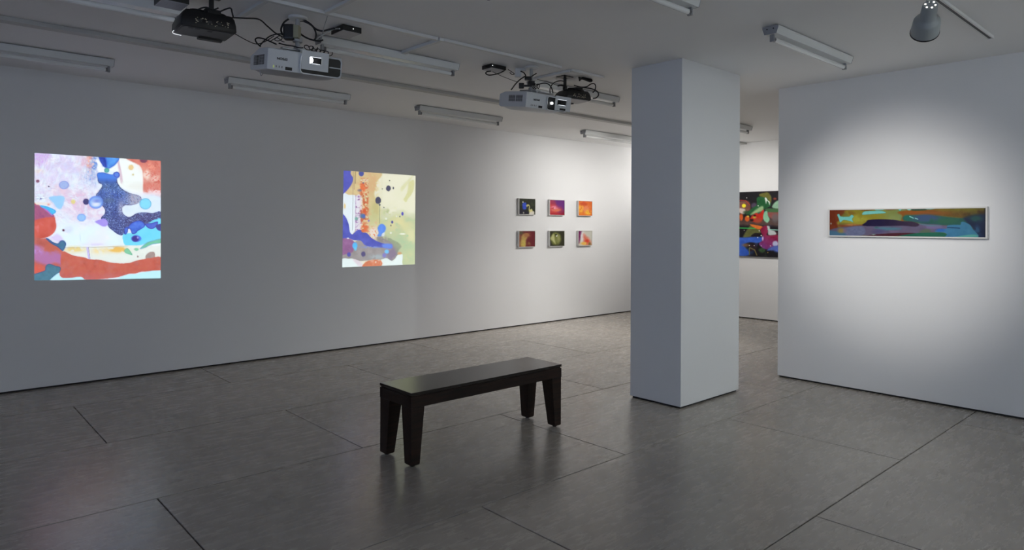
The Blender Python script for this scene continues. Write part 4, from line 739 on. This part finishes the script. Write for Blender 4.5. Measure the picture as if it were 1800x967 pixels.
def black_projector(loc, yaw, tilt, Wd, D, H, label, variant):
    root = empty('ceiling_projector', loc, label, 'projector', 'black projectors hanging upside down'); oriented(root, loc, yaw, tilt, 0)
    bm = bmesh.new()
    loft(bm, [rrect(.010, Wd-.010, .003, D-.004, .016, .0, 2), rrect(.0, Wd, 0, D, .014, .010, 2), rrect(.002, Wd-.002, .002, D, .014, H*.45, 2), rrect(.016, Wd-.008, .010, D-.015, .014, H*.80, 2), rrect(.034, Wd-.018, .022, D-.03, .014, H, 2)])
    build('body', bm, 'black', root, True)
    bm = bmesh.new(); loft(bm, [rrect(.018, Wd-.018, .010, D-.012, .03, -.003), rrect(.014, Wd-.014, .006, D-.008, .03, .002)])
    un = build('underside_panel', bm, 'black2' if variant == 0 else 'projgrey', root, True)
    if variant == 0:
        for x in (.05, .085): bx('foot_recess', (x, .022, -.0045), (x+.024, .042, -.002), 'black', un)
        bx('filter_door', (Wd*.46, D-.035, -.013), (Wd*.90, D+.004, .004), 'black', root, .002)
        bm = bmesh.new(); lathe(bm, (.055, D-.004, .045), (0, 1, 0), [(0, .040), (.012, .036), (.016, .03)], 24); build('lens_ring', bm, 'black2', root, True)
        bm = bmesh.new(); lathe(bm, (.055, D+.013, .045), (0, 1, 0), [(0, .024), (.004, .010)], 20); build('lens', bm, 'lens', root, True)
        bm = bmesh.new(); tube(bm, [(.004, D-.05, .004), (.003, D-.02, .0), (.018, D+.001, -.002), (.055, D+.004, -.004)], .0018, 6, 5); build('spill_glow_line', bm, 'spill', root, True)  # glowing line drawn in for lens light spilling on the case
        for i in range(7): bx('underside_rib', (Wd*.50+.004*i, .03, -.0042), (Wd*.50+.004*i+.002, .055, -.002), 'black', un)
    else:
        bm = bmesh.new(); lathe(bm, (.055, D-.004, .040), (0, 1, 0), [(0, .034), (.012, .030)], 20); build('lens_ring', bm, 'black2', root, True)
        bm = bmesh.new(); lathe(bm, (.055, D+.009, .040), (0, 1, 0), [(0, .020), (.004, .008)], 20); build('lens', bm, 'lens', root, True)
        bx('foot_pad', (.03, .02, -.008), (.055, .04, -.002), 'black', un, .002); bx('filter_door', (Wd*.32, D-.030, -.011), (Wd*.75, D+.003, .003), 'black', root, .002)
    # connector row on the back face
    rnd = random.Random(5+variant); bm = bmesh.new()
    for i in range(26):
        x = Wd*(.26+.60*rnd.random()); z = H*(.22+.34*rnd.random()); s = .0022+.0022*rnd.random()
        lathe(bm, (x, -.001, z), (0, 1, 0), [(0, s), (.003, s)], 8)
    build('connector_jacks', bm, 'jack', root)
    for i in range(3): bx('socket', (Wd*(.30+.17*i), -.0015, H*.34), (Wd*(.30+.17*i)+.022, .003, H*.48), 'black2', root, .001)
    hook = build('mount_bracket', (lambda b: (box(b, (Wd*.3, D*.25, H-.002), (Wd*.82, D*.40, H+.010)), box(b, (Wd*.50, D*.1, H), (Wd*.62, D*.8, H+.012)), b)[-1])(bmesh.new()), 'black', root, bevel=.002)
    for fx, fy in ((.22, .3), (.36, .62), (.84, .3), (.80, .7)):
        bm = bmesh.new(); tube(bm, [(Wd*.56, D*.34, H+.012), (Wd*(fx+.56)/2, D*(fy+.34)/2, H+.018), (Wd*fx, D*fy, H+.010), (Wd*fx, D*fy, H-.012)], .007, 6, 3); build('mount_arm', bm, 'black', hook)
    bx('mount_block', (Wd*.46, D*.18, H+.006), (Wd*.74, D*.58, H+.030), 'black', root, .004)
    R = root.rotation_euler.to_matrix(); base = Vector(loc)+R@Vector((Wd*(.60 if variant == 0 else .12), D*.36, H+.005)); Ri = R.to_4x4().inverted()@Matrix.Translation(-Vector(loc))
    bm = bmesh.new(); lathe(bm, base-Vector((0, 0, .006)), (0, 0, 1), [(0, .020), (.03, .020), (.031, .014), (ZC-base.z+.004, .014)], 14); build('mount_pole', bm, 'black', root, True, matrix=Ri)
    bm = bmesh.new(); box(bm, (base.x-.06, base.y-.05, ZC-.008), (base.x+.06, base.y+.05, ZC-.001)); build('ceiling_plate', bm, 'black', root, bevel=.001, matrix=Ri)
    return root
K1 = black_projector((1.133, 4.03, 2.570), -.06, 0, .307, .225, .10, 'large black projector at the top left, seen from behind', 0)
K2 = black_projector((4.335, 4.085, 2.588), -.15, 0.0, .285, .20, .085, 'small black projector beside the column, partly behind a white projector', 1)

# ------------------------------------------------------------------ boxes on the ceiling
def media_player(name, x0, x1, y0, y1, rz, h, label, led=None, underside='black2', cat='media player', sticker=False):
    ctr = Vector(((x0+x1)/2, (y0+y1)/2, ZC)); root = empty(name, ctr, label, cat, 'small black boxes on the ceiling', rz); hx, hy = (x1-x0)/2, (y1-y0)/2
    bx('casing', (-hx, -hy, -h), (hx, hy, -.002), 'black', root, .003)
    bx('base_cover', (-hx+.004, -hy+.004, -h-.002), (hx-.004, hy-.004, -h+.001), underside, root)
    if led: bm = bmesh.new(); lathe(bm, (led[0]*hx, -hy-.0015, -h*.5), (0, 1, 0), [(0, .003), (.003, .003)], 10); build('status_light', bm, 'led', root)
    if sticker: bx('sticker', (-hx*.35, -hy*.5, -h-.003), (hx*.4, hy*.3, -h-.0015), 'label', root)
    bx('power_plug', (-hx-.028, -.006, -h*.7), (-hx, .006, -h*.35), 'cable', root, .002)
    return root
media_player('media_player', 2.150, 2.290, 4.07, 4.235, .0, .040, 'black media player box right of the left white projector', (.1, 0), 'projgrey')
media_player('media_player', 3.575, 3.735, 4.22, 4.345, .0, .034, 'black media player box left of the right white projector', (-.86, 0), 'projgrey')
media_player('media_player', 1.05, 1.195, 4.08, 4.24, .0, .085, 'black box with pale sticker above the large black projector', None, 'label', sticker=True)
pb = empty('power_adapter', at(509, 57, 4.30), 'black power adapter with tan plate atop the left white projector', 'adapter', None, YAW-math.pi/2)
bx('casing', (-.034, -.03, -.048), (.034, .03, .048), 'black', pb, .012); bx('tan_plate', (.034, -.034, -.042), (.066, .026, .040), 'tan', pb, .002)
pb = empty('power_adapter', at(911, 127, 5.72), 'white adapter hanging beside the right white projector mount', 'adapter', None, YAW-math.pi/2)
bx('casing', (-.028, -.025, -.045), (.028, .025, .042), 'raceway', pb, .008); bx('cord_clip', (.028, -.01, .01), (.07, .012, .036), 'raceway', pb, .006)
pb = empty('cable_bundle', at(1027, 139, 6.05), 'bundle of wound black cable above the small black projector', 'cable', None, 0)
for k in range(5):
    bm = bmesh.new(); tube(bm, [(-.09+.01*k, -.015+.007*k, -.005*k), (0, -.018+.008*k, -.012+.006*k), (.07, -.015+.007*k, -.016+.004*k), (.095, -.008+.006*k, .002), (.06, -.01+.006*k, .012-.003*k), (-.03, -.01+.007*k, .006)], .0065, 7, 5); build('cable_turn', bm, 'cable', pb, True)
pb = empty('cable_bundle', at(556, 86, 4.28), 'curly bundle of thin black cable on top of the left white projector', 'cable', None, 0)
for k in range(6):
    rr = random.Random(20+k); o0 = Vector((-.065+.026*k, rr.uniform(-.01, .01), rr.uniform(-.006, .006)-.004*k))
    bm = bmesh.new(); tube(bm, [o0+Vector((.020*math.cos(t)+.004*t, .01*math.sin(t*.5), .014*math.sin(t))) for t in [i*.9 for i in range(9)]], .0028, 6, 4); build('cable_turn', bm, 'cable', pb, True)
pb = empty('cable_connectors', at(925, 150, 5.62), 'black plugs and coiled leads on the right white projector mount', 'cable', None, YAW-math.pi/2)
bx('plug', (-.062, -.02, -.026), (-.018, .02, .018), 'black', pb, .008); bx('plug_neck', (-.020, -.008, -.012), (.040, .008, .004), 'black', pb, .003); bx('plug', (.028, -.015, -.002), (.075, .015, .020), 'black', pb, .006); bx('hub', (-.014, -.03, .042), (.046, .02, .07), 'black', pb, .008)
for k in range(3):
    bm = bmesh.new(); tube(bm, [(.04+.02*k, -.03, -.02), (.055+.02*k, -.035, .005), (.075+.018*k, -.03, -.008), (.06+.02*k, -.03, -.034), (.05+.02*k, -.03, -.015)], .0032, 6, 5); build('lead_turn', bm, 'cable', pb, True)

# ------------------------------------------------------------------ cables (each its own)
def cable(pts, depth, r, label, material='cable', name='cable'):
    P = [at(p[0], p[1], p[2] if len(p) > 2 else depth) for p in pts]
    bm = bmesh.new(); tube(bm, P, r, 8, 7); o = build(name, bm, material, None, True); tag(o, label, 'cable', 'loose cables around the projectors'); return o
cable([(408, 31, 4.0), (430, 32, 4.05), (455, 34, 4.1), (470, 46, 4.18), (484, 58, 4.25), (497, 65, 4.3)], 4.2, .0045, 'black cable from the large black projector to the left white one')
cable([(343, 24), (350, 16), (362, 13), (374, 17), (384, 14)], 3.86, .0045, 'black cable curling over the top of the large black projector')
cable([(380, 24), (390, 19), (400, 15), (406, 15), (408, 22), (410, 30)], 3.92, .0045, 'black cable hooked down the right end of the large black projector')
cable([(414, 60, 4.0), (430, 69, 4.1), (445, 76, 4.2), (455, 77, 4.25), (468, 72, 4.3), (482, 63, 4.3)], 4.2, .0028, 'thin black cable sagging below the large black projector')
cable([(497, 62), (494, 52), (499, 40), (508, 33.5), (519, 31.5), (532, 34), (545, 42), (555, 51), (566, 54.5), (578, 52), (589, 50)], 4.33, .0062, 'thick black cable arching to the left media player')
cable([(521, 50), (522, 42), (529, 37), (540, 40), (550, 47), (555, 57), (555, 66), (552, 71)], 4.36, .0055, 'black cable loop right of the tan plated adapter')
cable([(524, 54), (530, 61), (540, 67), (552, 71), (562, 72), (568, 70)], 4.34, .0055, 'short black cable under the loop with a plug end')
cable([(458, 82), (451, 75), (449, 69), (454, 66.5), (464, 68.5), (475, 73), (486, 78)], 4.28, .0045, 'black cable loop over the rear of the left white projector')
cable([(457, 80), (464, 72), (474, 64), (486, 60), (499, 60)], 4.26, .0042, 'black cable rising from the left white projector to its adapter')
cable([(476, 72), (484, 67), (492, 63), (496, 68), (489, 72), (483, 70), (487, 66), (495, 72), (500, 74)], 4.30, .0026, 'tangled thin black lead beside the tan plated adapter')
cable([(490, 76), (502, 79), (515, 81), (526, 84), (533, 84)], 4.22, .0040, 'black lead lying along the top of the left white projector')
cable([(597, 50.5, 4.36), (588, 51, 4.40), (578, 55, 4.42), (568, 61, 4.42), (560, 66, 4.40), (556, 70, 4.38)], 4.40, .0042, 'pale grey cable from the left media player', 'wcable')
cable([(574.5, 20, 4.2), (575.5, 28, 4.25), (572, 40, 4.3), (569, 50, 4.3), (567, 60, 4.3)], 4.3, .0028, 'pale wire dropping from the raceway above the left media player', 'wcable')
cable([(887, 124), (879, 128), (869, 131), (859, 132), (854, 129), (856, 126), (863, 125)], 5.62, .0050, 'black cable loop hanging under the right media player')
cable([(866, 126), (880, 133), (895, 139), (909, 144)], 5.66, .0022, 'thin dark wire sagging from the right media player')
cable([(893, 122), (899, 126), (904, 130), (900, 131), (896, 127)], 5.66, .0030, 'short black lead beside the white adapter')
cable([(923, 134), (914, 140), (906, 148), (900, 156), (898, 158)], 5.55, .0052, 'black cable curving down onto the rear of the right white projector')
cable([(915, 125), (921, 128), (924, 133), (923, 136)], 5.6, .0048, 'short black cable above the right projector collar')
cable([(943, 129), (938, 132), (932, 136)], 5.6, .0045, 'stubby black cable right of the collar')
cable([(943, 150), (953, 146.5), (962, 147), (968, 152), (971, 159), (972, 164)], 5.55, .0048, 'black cable arching over the front of the right white projector')
cable([(967, 164), (967, 156), (971, 148), (978, 143.5), (986, 142), (994, 144)], 5.7, .0042, 'black cable arching toward the small black projector')
cable([(944, 139), (955, 142.5), (967, 146), (980, 150), (992, 152)], 5.75, .0022, 'thin dark wire strung between the two right projectors')
cable([(1009, 150), (1020, 153), (1031, 152.5), (1038, 148), (1044, 147), (1047, 151), (1046, 158), (1042, 163)], 6.0, .0050, 'black cable loop right of the small black projector')
cable([(1014, 152), (1026, 154), (1040, 156), (1050, 161), (1052, 167), (1048, 172), (1042, 173)], 6.02, .0055, 'lower black cable loop beside the column')
cable([(980, 151), (987, 150), (994, 151)], 5.95, .0075, 'short thick black plug left of the small black projector')
cable([(820, 103, 6.2), (826, 113, 6.2), (830, 128, 6.25), (831, 136, 6.3)], 6.2, .0016, 'fine dark wire hanging near the strip light end')

# ------------------------------------------------------------------ track lights
def track(x0, x1, y, label):
    root = empty('lighting_track', ((x0+x1)/2, y, ZC), label, 'lighting track', 'ceiling lighting tracks'); L = (x1-x0)/2
    bm = bmesh.new(); box(bm, (-L, -.018, -.020), (L, -.009, 0)); box(bm, (-L, .009, -.020), (L, .018, 0)); box(bm, (-L, -.009, -.004), (L, .009, 0)); build('rail', bm, 'raceway', root)
    bx('slot', (-L, -.009, -.0185), (L-.004, .009, -.004), 'slot', root); bx('end_cap', (L, -.018, -.021), (L+.012, .018, 0), 'raceway', root)
track(-.6, 5.60, 1.24, 'lighting track at the top right carrying the visible spotlight')
track(7.05, 8.75, 5.12, 'lighting track hidden behind the column in the far room')
def track_spotlight(loc, aim, power, cone, colr, label, ytrack):
    loc = Vector(loc); d = (Vector(aim)-loc).normalized()
    root = empty('track_spotlight', (loc.x, loc.y, ZC), label, 'spotlight', 'white track spotlights'); Mi_ = Matrix.Translation((-loc.x, -loc.y, -ZC))
    s = loc - d*.11   # back of the housing
    bm = bmesh.new(); lathe(bm, s, d, [(.0, .034), (.004, .037), (.085, .041), (.097, .046), (.108, .062), (.118, .067), (.150, .069), (.200, .072)], 32, cap=False)
    build('housing', bm, 'lamp', root, True, matrix=Mi_)
    bm = bmesh.new(); lathe(bm, s, d, [(.0, .002), (.0005, .034)], 32, cap=False); cap = build('back_cap', bm, 'lamp', root, False, matrix=Mi_)
    u, w_ = frame_of(d)
    for k in range(6):
        t = 2*math.pi*k/6+.3; p = s+(u*math.cos(t)+w_*math.sin(t))*.024
        bm = bmesh.new(); lathe(bm, p-d*.0012, d, [(0, .0042), (.002, .0042)], 10); build('vent_hole', bm, 'bulb', cap, matrix=Mi_)
    bm = bmesh.new(); lathe(bm, s, d, [(.196, .0735), (.204, .0735), (.204, .066), (.196, .066), (.196, .0735)], 32, cap=False); build('rim', bm, 'black', root, True, matrix=Mi_)
    bm = bmesh.new(); lathe(bm, s, d, [(.095, .02), (.14, .05), (.142, .048)], 24); build('bulb', bm, 'bulb', root, True, matrix=Mi_)
    top = Vector((loc.x-.05, loc.y, ZC-.02)); bm = bmesh.new()
    tube(bm, [top, top+Vector((0, 0, -.03)), s+d*.03+Vector((-.03, 0, .055)), s+d*.05+Vector((0, 0, .036))], .009, 8, 4); build('swivel_arm', bm, 'lamp', root, True, matrix=Mi_)
    bm = bmesh.new(); box(bm, (top.x-.05, top.y-.016, ZC-.045), (top.x+.05, top.y+.016, ZC-.016 if ytrack else ZC)); build('track_adapter', bm, 'lamp', root, bevel=.004, matrix=Mi_)
    spot('lamp_beam', s+d*.17, aim, power, cone, 1.0, colr, .035)
labs = ['grey white track spotlight hanging at the top right, aimed at the partition', 'spotlight above the column side, out of view, aimed at the long painting', 'left spotlight hidden behind the column, lighting the small paintings',
        'right spotlight hidden behind the column, lighting the small paintings', 'spotlight hidden behind the column, aimed at the dark canvas', 'spotlight hidden behind the partition in the far room',
        'added spotlight out of view, bouncing fill light off the wall opposite the projections', 'added spotlight hidden behind the column, brightening the far floor', 'added spotlight out of view above the right side, brightening the column', 'added spotlight hidden behind the column, washing the far corner to lift the ceiling']
for (p, a, e, cone, colr), lab in zip(LAMPS, labs): track_spotlight(p, a, e, cone, colr, lab, abs(p[1]-1.22) < .1 or abs(p[1]-5.1) < .15)
